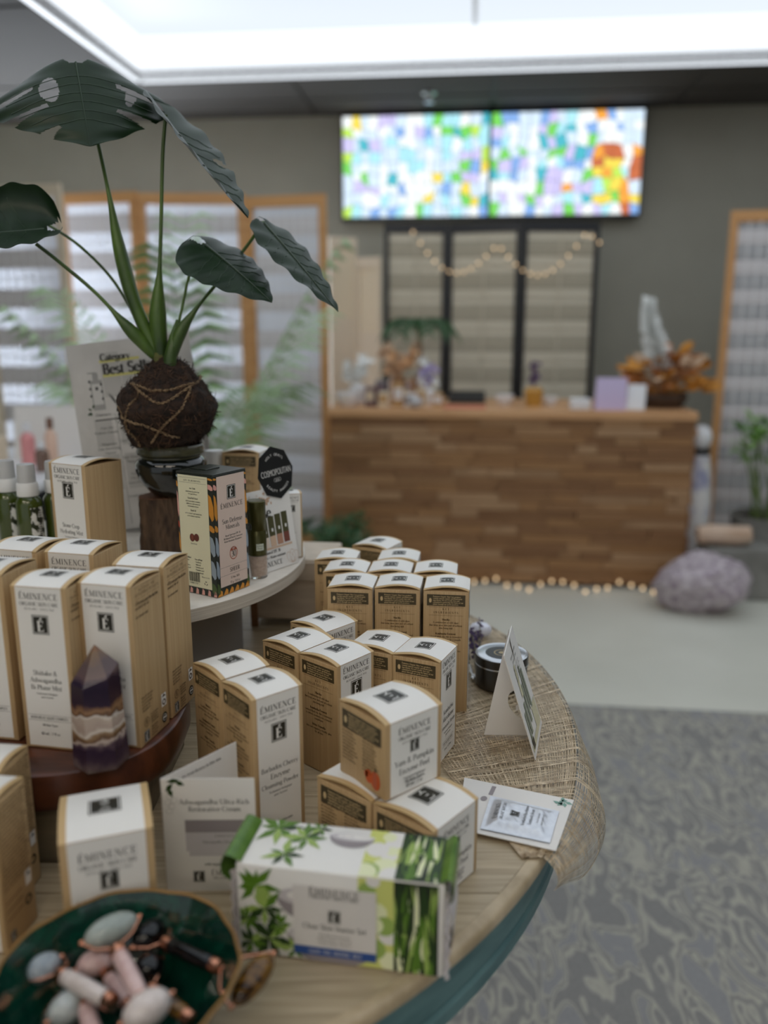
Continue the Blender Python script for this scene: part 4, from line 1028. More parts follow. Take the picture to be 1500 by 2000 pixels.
# ================================================================== THINGS ON THE WHITE STAND
# spray bottles
BGREEN = mat('olive_green_bottle', srgb(62, 74, 22), 0.12, Coat_Weight=0.4)
CAPW = mat('white_cap', srgb(224, 224, 222), 0.3)
CAPT = mat('frosted_clear_cap', srgb(206, 206, 204), 0.2, Transmission_Weight=0.25)
BLABEL = nmat('leaf_bottle_label', srgb(222, 222, 216), srgb(40, 46, 26), (130, 130, 110), 0.4, 0, 2, .50, .53)
def spray(label, x, y, rz, first=[None]):
    if first[0]:
        return dup(first[0], 'spray_bottle', label, 'bottle', (x, y, DISCZ + .0003), rz, 'green spray bottles')
    t = thing('spray_bottle', label, 'bottle', (x, y, DISCZ + .0003), rz, 'green spray bottles')
    b = MB(); b.lathe([(0, 0), (.0145, 0), (.0160, .002), (.0160, .067), (.0150, .072), (.0115, .0765), (.0105, .078), (0, .078)], 28); b.build('bottle_body', BGREEN, t, smooth=True)
    b = MB(); b.lathe([(.0162, .008), (.0162, .064)], 14, a0=R(-35), a1=R(48)); b.lathe([(.0162, .008), (.0162, .064)], 8, a0=R(190), a1=R(222)); b.build('label', BLABEL, t, smooth=True)
    b = MB(); b.m = 0
    for i in range(16): b.lathe([(.0164, .014 + i * .003), (.0164, .0155 + i * .003)], 4, a0=R(0), a1=R(16))
    b.build('barcode', INK, t)
    b = MB(); b.lathe([(0, .078), (.0128, .078), (.0132, .079), (.0132, .093), (.0122, .095), (0, .095)], 24); b.build('cap', CAPW, t, smooth=True)
    b = MB(); b.lathe([(.0112, .095), (.0105, .116), (.0098, .118), (0, .118)], 24); b.build('over_cap', CAPT, t, smooth=True)
    b = MB(); b.lathe([(0, .095), (.0085, .095), (.0085, .105), (.006, .108), (.006, .114), (0, .115)], 18); b.build('sprayer', CAPW, t, smooth=True)
    first[0] = t
    return t
spray('green spray bottle with white cap, leftmost of the three', -.489, 1.045, -.5)
spray('green spray bottle with white cap, middle of the three', -.450, 1.015, -.5)
spray('green spray bottle mostly hidden behind the plain kraft box, rightmost of the three', -.425, 1.040, -.5)

# category sign
Y1 = 1.135
A = aty(154, 887, Y1); TL = aty(127, 676, Y1 + .022); 
zb = DISCZ + .001
Wd = .172
t = thing('counter_sign', 'grey white counter sign headed Category Best Sellers behind the mossy ball', 'sign', (A.x + Wd / 2 - .005, Y1, zb))
hS = TL.z - zb; uy = Vector((-.030, .026, hS)).normalized(); ux = Vector((1, .02, .07)).normalized(); ux = (ux - uy * ux.dot(uy)).normalized()
ux = Vector((1, .0, .035)); ux = (ux - uy * ux.dot(uy)).normalized()
O = TL - Vector(t.location) - uy * (TL.z - zb) / uy.z
mp = plane(O, ux, uy); H = (TL.z - zb) / uy.z
SIGNG = nmat('grey_sign_board', srgb(186, 183, 178), srgb(196, 193, 188), (30, 30, 30), 0.4)
b = MB(); n = ux.cross(uy)
P = [O, O + ux * Wd, O + ux * Wd + uy * H, O + uy * H]; P = [p + Vector((0, 0, max(0, -p.z))) if p.z < 0 else p for p in P]; Q = [p - n * .003 for p in P]
b.add(P + Q, [(0, 1, 2, 3), (7, 6, 5, 4), (0, 4, 5, 1), (1, 5, 6, 2), (2, 6, 7, 3), (3, 7, 4, 0)]); b.build('sign_board', SIGNG, t)
b = MB(); b.add([P[0] - n * .003, P[1] - n * .003, P[1] - n * .07 - Vector((0, 0, P[1].z)), P[0] - n * .07 - Vector((0, 0, P[0].z)), P[2] - n * .003 - uy * .02, P[3] - n * .003 - uy * .02], [(2, 3, 5, 4)]); b.build('back_leg', SIGNG, t)
k = H / 420.0; px = lambda x, y: (x * Wd / 262.0, H - y * k)     # photo-like layout units on the board
b = MB()
for (x0, y0, x1, y1) in ((66, 40, 152, 46), (70, 72, 190, 78)):
    b.m = 3; a = px(x0, y1); c = px(x1, y0); b.mrect(mp, a[0], a[1], c[0], c[1], .0004)
b.m = 4
for (x0, y0, x1, y1) in ((68, 24, 108, 122), (110, 38, 140, 122), (142, 52, 175, 122), (36, 168, 74, 230), (90, 160, 118, 230), (44, 250, 80, 330), (90, 250, 124, 330)):
    a = px(x0, y1); c = px(x1, y0); b.mrect(mp, a[0], a[1], c[0], c[1], .0002)
b.m = 1
for (x, y0, y1) in ((84, 160, 410), (146, 160, 410)):
    a = px(x - .5, y1); c = px(x + .5, y0); b.mrect(mp, a[0], a[1], c[0], c[1], .0003)
# pump bottle picture
b.m = 5; a = px(40, 148); c = px(66, 82); b.mrect(mp, a[0], a[1], c[0], c[1], .0003); a = px(47, 82); c = px(59, 66); b.mrect(mp, a[0], a[1], c[0], c[1], .0003); a = px(37, 67); c = px(56, 64); b.mrect(mp, a[0], a[1], c[0], c[1], .0003)
b.m = 6; a = px(43, 136); c = px(63, 90); b.mrect(mp, a[0], a[1], c[0], c[1], .0004)
b.m = 0; a = px(50, 104); c = px(56, 97); b.mrect(mp, a[0], a[1], c[0], c[1], .0005)
for i in range(6):
    a = px(39 + i % 2 * 24, 84 + i * 8); b.mdisc(mp, a[0], a[1], .0016, .0022, .0005, 6)
b.m = 2
for (x, y, dx, dy) in ((36, 148, -8, -6), (34, 152, -9, 6), (38, 144, 4, -10), (32, 150, 2, 10)):
    a = px(x, y); c = px(x + dx, y + dy); m_ = px(x + dx * .5 + dy * .25, y + dy * .5 - dx * .25); m2 = px(x + dx * .5 - dy * .25, y + dy * .5 + dx * .25); b.mpoly(mp, [a, m_, c, m2], .0005)
b.m = 1
for i in range(8):
    a = px(88, 138); an = R(-70 + i * 22); c = px(88 - 15 * math.cos(an * .8), 128 - 18 * math.sin(R(20 + i * 15))); d_ = px(90, 137); b.mpoly(mp, [a, c, d_], .0004)
a = px(92, 146); c = px(124, 132); b.m = 5; b.mrect(mp, a[0], a[1], c[0], c[1], .0004)
b.m = 0
def tx(st, x, y, px_h, m_=0, wt=1.0, align='l', xs=1.0):
    b.m = m_; a = px(x, y); b.text(mp, st, a[0], a[1], px_h * k, .0006, align=align, wt=wt, xs=xs)
tx('Category', 70, 42, 15, 0, 1.9); tx('Best Sellers', 72, 72, 23, 0, 1.9)
b.m = 0; a = px(42, 162); b.sans(mp, 'Cleansers', a[0], a[1], 6.2 * k, .0006, 'l'); a = px(92, 156); b.sans(mp, 'Masques', a[0], a[1], 6.2 * k, .0006, 'l'); a = px(152, 152); b.sans(mp, 'Serums', a[0], a[1], 6.2 * k, .0006, 'l')
a = px(40, 172); c = px(250, 169.6); b.mrect(mp, a[0], a[1], c[0], c[1], .0006)
b.m = 1
for L, x, y in (('Clear Skin', 62, 192), ('Probiotic Cleanser', 60, 202), ('Mangosteen', 62, 228), ('Daily Resurfacing', 60, 238), ('Cleanser', 62, 248), ('Bamboo Age', 114, 186), ('Corrective Masque', 114, 196), ('Clear Skin Probiotic', 114, 224), ('Masque', 114, 234), ('Eight Greens Phyto', 114, 262), ('Masque ~ Hot', 114, 272), ('Kombucha', 114, 300), ('Microbiome', 114, 310), ('Leave-On Masque', 114, 320), ('Strawberry Rhubarb', 114, 350), ('Masque', 114, 360), ('Firm Skin', 180, 196), ('Acai Booster', 180, 206), ('Hibiscus', 180, 234), ('Lavender Age', 180, 350), ('Bright Skin', 62, 290), ('Cleanser', 62, 300)):
    a = px(x, y); b.sans(mp, L, a[0], a[1], 6.0 * k, .0006, 'c', .86)
b.build('print', [INK, GREYINK, LEAFINK2, YELLOWINK, mat('pale_grey_print', srgb(172, 169, 164), 0.45), mat('mid_grey_print', srgb(150, 148, 144), 0.45), mat('label_print', srgb(188, 186, 182), 0.4)], t)
b = MB(); a = px(118, 398); em(b, mp, a[0], a[1], .018, .020, .0006); b.build('emblem', [EMB, WHITE_CARD], t)

# tree stump stand, pot and mossy root ball with monstera
SX, SY = -.283, 1.0185
BARK = nmat('stump_bark', srgb(38, 26, 18), srgb(98, 76, 56), (90, 90, 28), 0.85, 0.9, 6, 0.3, 0.72, bumpd=.004)
CUTW = nmat('stump_cut_wood', srgb(72, 44, 28), srgb(104, 68, 44), (40, 40, 40), 0.7, .1)
t = thing('tree_stump', 'small dark bark covered tree stump standing on the white stand under the pot', 'stump', (SX, SY, DISCZ + .0003))
b = MB(); rg = random.Random(9); ph = [rg.uniform(0, 6) for _ in range(8)]
def stump(u, v):
    a = 2 * PI * u; r = .0262 + .0012 * math.sin(3 * a + ph[0]) + .0008 * math.sin(9 * a + ph[1] + 3 * v) + .0008 * math.sin(17 * a + ph[2] + 5 * math.sin(6 * v)) + .0006 * math.sin(31 * a + 9 * v) + .002 * (1 - v) ** 3
    return Vector((r * math.cos(a), r * math.sin(a), .0765 * v))
b.grid(stump, 90, 24, True); b.build('bark', BARK, t, smooth=True)
b = MB(); b.add([stump(i / 90, 1) + Vector((0, 0, .001)) for i in range(90)], [tuple(range(90))]); b.add([stump(i / 90, 0) for i in range(90)], [tuple(range(90))[::-1]]); b.grid(lambda u, v: stump(u, 1) + Vector((0, 0, .001 * v)), 90, 1, True); b.build('cut_top', CUTW, t)
PZ = DISCZ + .0003 + .0776
GLAZE = mat('black_green_glaze', srgb(14, 18, 14), 0.07, Coat_Weight=0.6)
GLAZER = nmat('olive_glazed_rim', srgb(44, 46, 32), srgb(70, 68, 48), (40, 40, 8), 0.2)
px0 = aty(340, 950, SY).x
t = thing('glazed_pot', 'glossy black glazed bowl shaped pot on the stump carrying the mossy ball', 'pot', (px0 - .002, SY, PZ))
b = MB(); b.lathe([(0, 0), (.020, 0), (.023, .002), (.030, .009), (.0405, .022), (.0440, .034), (.044, .043), (.041, .0475), (.0375, .050)], 48); b.build('pot_body', GLAZE, t, smooth=True)
b = MB(); b.lathe([(.0375, .050), (.0372, .052), (.041, .0545), (.0415, .057), (.0402, .062), (.0415, .064), (.040, .066), (.037, .064), (.036, .05), (.02, .03), (0, .028)], 48); b.build('pot_rim', GLAZER, t, smooth=True)
BX, BZ = aty(330, 800, SY).x, aty(330, 800, SY).z
t = thing('monstera_plant', 'young monstera with dark split leaves growing from a twine wrapped fibre ball', 'plant', (BX, SY, BZ - .05))
MOSS = nmat('coir_fibre', srgb(18, 12, 8), srgb(62, 42, 28), (140, 140, 140), 0.95, 1.0, 6, 0.3, 0.75, bumpd=.004)
FIB = nmat('coir_strand', srgb(26, 17, 11), srgb(84, 58, 38), (60, 60, 60), 0.9)
cb = Vector((0, 0, .05))
rg = random.Random(31)
kn = [(Vector((rg.gauss(0, 1), rg.gauss(0, 1), rg.gauss(0, 1))) * f, rg.uniform(0, 6), a) for f, a in ((2, .03), (4, .022), (7, .016), (12, .013), (20, .010)) for _ in range(3)]
def ballr(d): return 1 + sum(a * math.sin(K.dot(d) + p) for K, p, a in kn)
b = MB()
def moss(u, v):
    th = 2 * PI * u; ph_ = PI * v; d = Vector((math.sin(ph_) * math.cos(th), math.sin(ph_) * math.sin(th), math.cos(ph_)))
    k_ = ballr(d); r = .0540 * k_ * (1 + .05 * (1 - d.z * d.z) * (1 if d.z > 0 else .3)); z = d.z * .055 * k_
    if d.z > .75: r *= 1.0; z += (d.z - .75) * .045
    return cb + Vector((d.x * r, d.y * r, z))
b.grid(moss, 110, 60, True); b.build('fibre_ball', MOSS, t, smooth=True, angle=80)
b = MB()
for i in range(2600):
    d = Vector((rg.gauss(0, 1), rg.gauss(0, 1), rg.gauss(0, 1))).normalized(); kk = ballr(d)
    p = cb + Vector((d.x * .0535, d.y * .0535, d.z * .055 + (max(d.z - .75, 0) * .045))) * 1.0 * 1
    p = cb + (p - cb) * kk * rg.uniform(.99, 1.03)
    tg = d.cross(Vector((rg.gauss(0, 1), rg.gauss(0, 1), rg.gauss(0, 1)))).normalized()
    L = rg.uniform(.006, .018); out = d * rg.uniform(-.1, .55) if rg.random() < .3 else d * .12
    w = d.cross(tg).normalized() * rg.uniform(.0003, .0007); m_ = p + tg * L * .5 + out * L * .5 + d * .0015; e_ = p + tg * L + out * L
    b.add([p - w, p + w, m_ + w, e_, m_ - w], [(0, 1, 2, 4), (4, 2, 3)])
b.build('fibre_strands', FIB, t, kind='stuff')
TWINE = nmat('jute_twine', srgb(92, 72, 50), srgb(140, 116, 86), (400, 400, 400), 0.9)
def twine(pts, n=70):
    b = MB()
    P = []
    for i in range(n + 1):
        u = i / n * (len(pts) - 1); j = min(int(u), len(pts) - 2); f = u - j
        g_ = lambda q: Vector(pts[max(0, min(len(pts) - 1, q))])
        a0, a1, a2, a3 = g_(j - 1), g_(j), g_(j + 1), g_(j + 2)
        d = .5 * ((2 * a1) + (a2 - a0) * f + (2 * a0 - 5 * a1 + 4 * a2 - a3) * f * f + (3 * a1 - a0 - 3 * a2 + a3) * f ** 3)
        d.normalize(); r = .0565 * ballr(d) ; P.append(cb + Vector((d.x * r, d.y * r, d.z * r * 1.03 + max(d.z - .75, 0) * .045)))
    for s in (0, PI):
        Q = []
        for i, p in enumerate(P):
            tg = (P[min(i + 1, n)] - P[max(i - 1, 0)]).normalized(); nn = (p - cb).normalized(); bb = tg.cross(nn); an = i * .9 + s
            Q.append(p + (nn * math.cos(an) + bb * math.sin(an)) * .0009)
        b.tube(Q, .0010, 5)
    b.build('twine', TWINE, t, smooth=True)
twine([(-.75, -.35, .62), (-.5, -.7, .60), (0, -.85, .45), (.45, -.75, .52), (.8, -.3, .66), (.6, .5, .7)])
twine([(-.7, -.45, .66), (-.35, -.8, .42), (.1, -.93, .2), (.5, -.75, .42), (.75, -.35, .62)])
twine([(-.45, -.8, .45), (-.6, -.75, .1), (-.66, -.7, -.3), (-.5, -.6, -.7)])
twine([(.62, -.6, .5), (.45, -.85, .1), (.1, -.95, -.25), (-.2, -.8, -.6)])
twine([(-.95, -.3, .1), (-.8, -.55, -.05), (-.3, -.9, -.2), (.4, -.8, -.5)])
# leaves and petioles
PET = nmat('petiole_green', srgb(44, 66, 24), srgb(84, 112, 44), (30, 30, 12), 0.4)
m, nt, bs = _nt('monstera_leaf')
setp(bs, Base_Color=c4(srgb(26, 52, 32)), Roughness=0.38, Specular_IOR_Level=0.3)
nz = nt.nodes.new('ShaderNodeTexNoise'); nz.inputs['Scale'].default_value = 60; tc = nt.nodes.new('ShaderNodeTexCoord'); rp = nt.nodes.new('ShaderNodeValToRGB')
rp.color_ramp.elements[0].color = c4(srgb(16, 34, 19)); rp.color_ramp.elements[1].color = c4(srgb(32, 54, 30))
nt.links.new(tc.outputs['Object'], nz.inputs['Vector']); nt.links.new(nz.outputs['Fac'], rp.inputs['Fac']); nt.links.new(rp.outputs['Color'], bs.inputs['Base Color'])
LEAF = m
LEAFRIB = mat('leaf_midrib', srgb(38, 58, 38), 0.4)
org = Vector(t.location)
def P3(px, py, y): return aty(px, py, y) - org
def petiole(pix, r0, r1, sheath=None):
    pts = [P3(*p) for p in pix]; Q = []; rad = []
    n = 24
    for i in range(n + 1):
        u = i / n * (len(pts) - 1); j = min(int(u), len(pts) - 2); f = u - j
        g_ = lambda q: pts[max(0, min(len(pts) - 1, q))]
        a0, a1, a2, a3 = g_(j - 1), g_(j), g_(j + 1), g_(j + 2)
        Q.append(.5 * ((2 * a1) + (a2 - a0) * f + (2 * a0 - 5 * a1 + 4 * a2 - a3) * f * f + (3 * a1 - a0 - 3 * a2 + a3) * f ** 3))
        v = i / n; s = sheath or .3
        k_ = r1 + (r0 - r1) * (math.sin(min(1, (v / (s * .55)) * .5 + .5) * PI / 2) * (1 - sm(v, s * .45, s)))
        rad.append(k_)
    b = MB(); b.tube(Q, rad, 10); b.build('petiole', PET, t, smooth=True)
def leaf(base, tip, side, width, curl=.2, droop=.15, fold=.0, heart=.18, slits=(), holes=(), nu=40, nv=44, name='leaf', roll=0):
    base, tip, side = Vector(base), Vector(tip), Vector(side).normalized()
    ax = tip - base; L = ax.length; ax.normalize(); side = (side - ax * side.dot(ax)).normalized(); n = ax.cross(side)
    def hw(v):    # half width along the midrib, v from -heart (lobes) to 1
        return max(0.0, math.sin(PI * min(1, max(0, (v + heart) / (1 + heart))) ** .62)) ** .8
    vs = []; ok = []
    for j in range(nv + 1):
        v = -heart + (1 + heart) * j / nv
        for i in range(nu + 1):
            s = -1 + 2 * i / nu
            w = hw(v) * width
            vv = v
            x = s * w
            z = -curl * width * (abs(s) ** 1.8) * (w / max(width, 1e-6)) * (1 - .6 * max(0, vv)) + fold * abs(s) * w - droop * L * (vv ** 2) * (1 if vv > 0 else .5) + .012 * L * math.cos(vv * 30 + abs(s) * 3) * abs(s)
            if roll and s > 0: z -= roll * width * s ** 3; x *= 1 - .3 * s * s
            vs.append(base + ax * (L * vv) + side * x + n * z)
    fs = []
    for j in range(nv):
        v = -heart + (1 + heart) * (j + .5) / nv
        for i in range(nu):
            s = -1 + 2 * (i + .5) / nu
            if v < 0 and abs(s) * hw(v) < .07 + .10 * (-v) / max(heart, .01): continue      # notch where the stalk joins
            cut = False
            for (sv, sw, smin, sd) in slits:
                if s * sd > 0 and abs(s) > smin and abs(v - sv - .12 * abs(s)) < sw * (.35 + .9 * (abs(s) - smin)): cut = True
            for (hv, hs, rv, rs) in holes:
                if ((v - hv) / rv) ** 2 + ((s - hs) / rs) ** 2 < 1: cut = True
            if cut: continue
            a = j * (nu + 1) + i; fs.append((a, a + 1, a + nu + 2, a + nu + 1))
    b = MB(); b.add(vs, fs); o = b.build(name, LEAF, t, smooth=True, angle=90)
    b = MB()
    mid = [vs[j * (nu + 1) + nu // 2] + n * .0004 for j in range(nv + 1) if -heart + (1 + heart) * j / nv >= 0]
    b.tube(mid, [.0014 * (1 - .8 * i / len(mid)) for i in range(len(mid))], 6)
    for k_ in range(1, 7):
        for sg in (0, 1):
            j = int(nv * (heart / (1 + heart)) + nv * (.08 + .12 * k_) * .8); 
            if j + 6 > nv: continue
            i0 = nu // 2; pts = []
            for q in range(8):
                jj = min(nv, j + int(q * .7)); ii = i0 + (1 if sg else -1) * int(q * nu * .06)
                pts.append(vs[jj * (nu + 1) + ii] + n * .0002)
            b.tube(pts, .00045, 4)
    b.build('vein', LEAFRIB, o)
yb = SY
# 1 big split leaf, top left, hanging over
leaf(P3(148, 122, 1.00), P3(174, 272, .950), (1, .25, -.05), .098, curl=.50, droop=.10, heart=.10, slits=((.18, .07, .40, 1), (.50, .06, .45, 1), (.15, .06, .50, -1), (.42, .06, .42, -1), (.68, .05, .5, -1)), holes=((.30, -.34, .15, .11), (.34, .55, .12, .06)), nu=130, nv=120)
petiole([(306, 690, yb), (262, 590, yb), (232, 480, yb), (214, 385, yb), (196, 300, yb + .01), (170, 190, yb + .01), (148, 124, 1.0)], .0085, .0022, .55)
# 2 left leaf with rolled lobe
leaf(P3(92, 446, .98), P3(-150, 470, .94), (.18, .84, .55), .066, curl=.30, droop=.06, heart=.13, roll=.25)
petiole([(304, 695, yb), (250, 640, yb - .01), (190, 575, yb - .015), (120, 515, yb - .02), (70, 476, .985)], .0085, .0022, .42)
petiole([(300, 690, yb), (262, 615, yb + .02), (215, 540, yb + .03), (145, 472, yb + .04), (60, 420, yb + .06)], .005, .0018, .3)
# 3 upper right leaf seen edge on
leaf(P3(318, 222, 1.03), P3(474, 436, .985), (-.06, .97, .36), .058, curl=.15, droop=-.05, fold=.35, heart=.14, slits=((.35, .05, .5, 1), (.6, .05, .5, -1)))
petiole([(316, 700, yb), (308, 620, yb), (312, 520, yb), (315, 420, yb + .005), (318, 300, yb + .01), (324, 224, 1.03)], .0105, .0022, .42)
# 4 right middle leaf
leaf(P3(398, 476, 1.0), P3(534, 582, .96), (-.25, .74, .60), .050, curl=.25, droop=.06, heart=.16)
petiole([(330, 712, yb), (345, 650, yb), (358, 590, yb + .01), (372, 530, yb + .01), (398, 476, 1.0)], .0065, .0016, .35)
# 5 far right leaf, edge lit
leaf(P3(514, 434, 1.02), P3(665, 602, .97), (.22, .90, .40), .036, curl=.2, droop=.04, fold=.12, heart=.06)
petiole([(328, 716, yb - .01), (352, 650, yb - .01), (392, 592, yb - .005), (446, 527, yb + .02), (490, 470, yb + .02), (514, 434, 1.02)], .0078, .0020, .40)
b = MB(); b.tube([P3(318, 742, yb - .004), P3(316, 715, yb - .004), P3(308, 680, yb)], [.008, .0095, .006], 10); b.build('stem', nmat('stem_husk', srgb(96, 74, 48), srgb(88, 108, 48), (60, 60, 20), .8), t, smooth=True)
b = MB(); b.tube([P3(330, 730, yb - .012), P3(332, 700, yb - .014), P3(340, 660, yb - .01), P3(346, 625, yb)], [.0085, .008, .006, .0015], 10); b.build('leaf_sheath', PET, t, smooth=True)

# sunscreen mineral carton
sx, sy, sth, sw, sh = -.179, .841, 58.7, .0527, .1337
a = R(sth); c = Vector((sx + math.cos(a) * sw / 2 - math.sin(a) * sw / 2, sy + math.sin(a) * sw / 2 + math.cos(a) * sw / 2, DISCZ + .0003))
t = thing('mineral_powder_carton', 'patterned sunscreen mineral powder box with pink front and cream side on the white stand', 'box', c, a)
h2 = sw / 2
PATT = nmat('dark_pattern_board', srgb(30, 36, 30), srgb(36, 42, 34), (20, 20, 20), 0.4)
b = MB(); b.rbox(-h2, -h2, .0001, h2, h2, sh, .0008); b.build('carton', PATT, t)
b = MB(); b.rbox(-h2, -h2, sh, h2, h2, sh + .0012, .0005); b.rbox(-.010, h2 - .028, sh + .0012, .012, h2 - .004, sh + .0024, .0004); b.build('lid_flap', mat('olive_black_lid', srgb(40, 44, 36), 0.28), t)
mpF = lambda u, v, o: Vector((u - h2, -h2 - o, v)); mpS = lambda u, v, o: Vector((-h2 - o, h2 - u, v))
PAT = [mat('pattern_%s' % n, srgb(*cc), 0.45) for n, cc in (('orange', (206, 140, 48)), ('pink', (222, 164, 152)), ('blue', (150, 164, 176)), ('green', (72, 92, 48)), ('red', (176, 72, 52)))]
b = MB(); rg = random.Random(6)
for mpx, us in ((mpF, ((0, .10), (.90, 1.0))), (mpS, ((0, .05), (.86, 1.0)))):
    for (u0, u1) in us:
        v = .02; x0, x1 = u0 * sw + .0003, u1 * sw - .0003
        for i, (cc_, dv) in enumerate(((3, .10), (2, .16), (2, .17), (0, .06), (0, .22), (1, .05), (0, .02))):
            b.m = cc_ if (u1 - u0) > .08 else (1, 3, 0, 4, 1, 0, 2)[i]; va, vb = v * sh, min(.99, v + dv) * sh
            b.mpoly(mpx, [(x0, va + .25 * (vb - va)), (x0 + .6 * (x1 - x0), va), (x1, va + .1 * (vb - va)), (x1, vb - .45 * (vb - va)), (x0 + .55 * (x1 - x0), vb - .1 * (vb - va)), (x0, vb)], .0002); v += dv + .03
for mpx in (mpF, mpS):
    for i in range(6):
        b.m = 0 if mpx is mpF else 1; b.mpoly(mpx, [(i * sw / 6 + .0035 * (mpx is mpS), .0005), ((i + .9) * sw / 6, .0005), ((i + 1) * sw / 6 - .001, .0055), (i * sw / 6 + .005, .0075)], .0002)
b.build('leaf_pattern', PAT, t)
b = MB(); b.mrect(mpF, .10 * sw, .075 * sh, .93 * sw, .985 * sh, .0003); b.build('front_panel', mat('blush_card', srgb(222, 200, 186), 0.45), t)
b = MB(); b.mrect(mpS, .05 * sw, .06 * sh, .86 * sw, .985 * sh, .0003); b.build('side_panel', mat('cream_card', srgb(226, 222, 190), 0.45), t)
b = MB(); em(b, mpF, .52 * sw, .845 * sh, .26 * sw, .29 * sw, .0005); b.build('emblem', [EMB, WHITE_CARD], t)
b = MB(); W1 = text_w('\u00c9MINENCE', .17); s1 = .66 * sw / W1; b.text(mpF, '\u00c9MINENCE', .52 * sw, .72 * sh, s1, .0005, sp=.17)
b.m = 1; b.text(mpF, 'Sun Defense', .52 * sw, .595 * sh, .60 * sw / text_w('Sun Defense'), .0005); b.text(mpF, 'Minerals', .52 * sw, .545 * sh, .60 * sw / text_w('Sun Defense'), .0005)
for i, L in enumerate(('Broad Spectrum SPF 30', 'All Mineral Powder Sunscreen', 'Water Resistant 40 minutes')): b.text(mpF, L, .52 * sw, (.485 - .024 * i) * sh, .58 * sw / text_w('All Mineral Powder Sunscreen'), .0005, fine=False, wt=1.3)
b.m = 0; b.text(mpF, 'SHEER', .54 * sw, .185 * sh, .085 * sw, .0005); b.text(mpF, '12 Mar 2026', .54 * sw, .125 * sh, .045 * sw, .0005, fine=False); b.text(mpF, '12 g / 0.4 oz', .54 * sw, .085 * sh, .05 * sw, .0005, fine=False)
for q in (.235, .165): b.mrect(mpF, .10 * sw, q * sh, .93 * sw, q * sh + .0002, .0005)
b.m = 2; b.mring(mpF, .52 * sw, .335 * sh, .105 * sw, .12 * sw, .0005, 30, 1.15); b.poly([mpF(.52 * sw + .118 * sw * math.cos(R(25 + i * 10)), .335 * sh + .118 * 1.15 * sw * math.sin(R(25 + i * 10)), .0005) for i in range(14)])
b.m = 1; b.text(mpF, '30', .52 * sw, .305 * sh, .13 * sw, .0006); b.m = 3; b.text(mpF, 'SPF', .52 * sw, .365 * sh, .045 * sw, .0008, fine=False)
b.m = 0
for q in (.965, .925): b.mrect(mpS, .08 * sw, q * sh, .83 * sw, q * sh + .0002, .0005)
b.text(mpS, 'KEY INGREDIENTS', .45 * sw, .937 * sh, .034 * sw, .0005, sp=.3, fine=False, wt=1.4)
for L, y, bo in (('Zinc Oxide', .875, 1), ('natural mineral protects from', .85, 0), ('UVA and UVB rays', .83, 0), ('Cocoa Pod Extract', .795, 1), ('full of antioxidants to minimize', .77, 0), ('visible stress with exposure to', .75, 0), ('environmental stressors', .73, 0), ('Buriti Oil', .695, 1), ('rich in vitamin E and essential fatty', .67, 0), ('acids to nourish complexion', .65, 0)):
    b.text(mpS, L, .45 * sw, y * sh, .030 * sw * (1.2 if bo else 1.0), .0005, fine=False, wt=1.5 if bo else 1.2, xs=.85)
b.text(mpS, 'Buriti Fruit', .42 * sw, .42 * sh, .03 * sw, .0005, fine=False)
for i, L in enumerate(('Made without', '~ Parabens', '~ Talc', '~ Phthalates', '~ Mineral oil')): b.text(mpS, L, .10 * sw, (.30 - i * .022) * sh, .032 * sw, .0005, align='l', fine=False, wt=2 if not i else 1.3)
for i, L in enumerate(('You will find', '~ Sunflower', '~ Minerals', '~ Satsuma peel', '~ Pumpkin seed', '~ Clean beauty')): b.text(mpS, L, .42 * sw, (.29 - i * .022) * sh, .032 * sw, .0005, align='l', fine=False, wt=2 if not i else 1.3)
x = .24
for i in range(13):
    ww = (.010, .018, .008, .022, .012)[i % 5]; b.mrect(mpS, x * sw, .105 * sh, (x + ww) * sw, .185 * sh, .0005); x += ww + .010
b.text(mpS, '6 08866 33782 5', .38 * sw, .085 * sh, .035 * sw, .0005, fine=False)
for i in range(3):
    an = R(90 + 120 * i); cx_, cy_ = .70 * sw, .105 * sh; r_ = .05 * sw
    b.mpoly(mpS, [(cx_ + r_ * math.cos(an + q_), cy_ + r_ * math.sin(an + q_)) for q_ in (-.7, .45)] + [(cx_ + r_ * .62 * math.cos(an + q_), cy_ + r_ * .62 * math.sin(an + q_)) for q_ in (.45, -.7)], .0005)
b.text(mpS, 'Please recycle', .70 * sw, .15 * sh, .03 * sw, .0005, fine=False)
b.m = 4; b.mdisc(mpS, .38 * sw, .475 * sh, .07 * sw, .085 * sw, .0005, 18); b.mdisc(mpS, .50 * sw, .48 * sh, .07 * sw, .082 * sw, .00055, 18); b.m = 5; b.mdisc(mpS, .385 * sw, .478 * sh, .03 * sw, .07 * sw, .0007, 14)
b.build('lettering', [INK, GREYINK, REDINK, WHITE_CARD, mat('nut_print', srgb(104, 48, 34), 0.4), mat('nut_print_light', srgb(134, 70, 50), 0.4)], t)

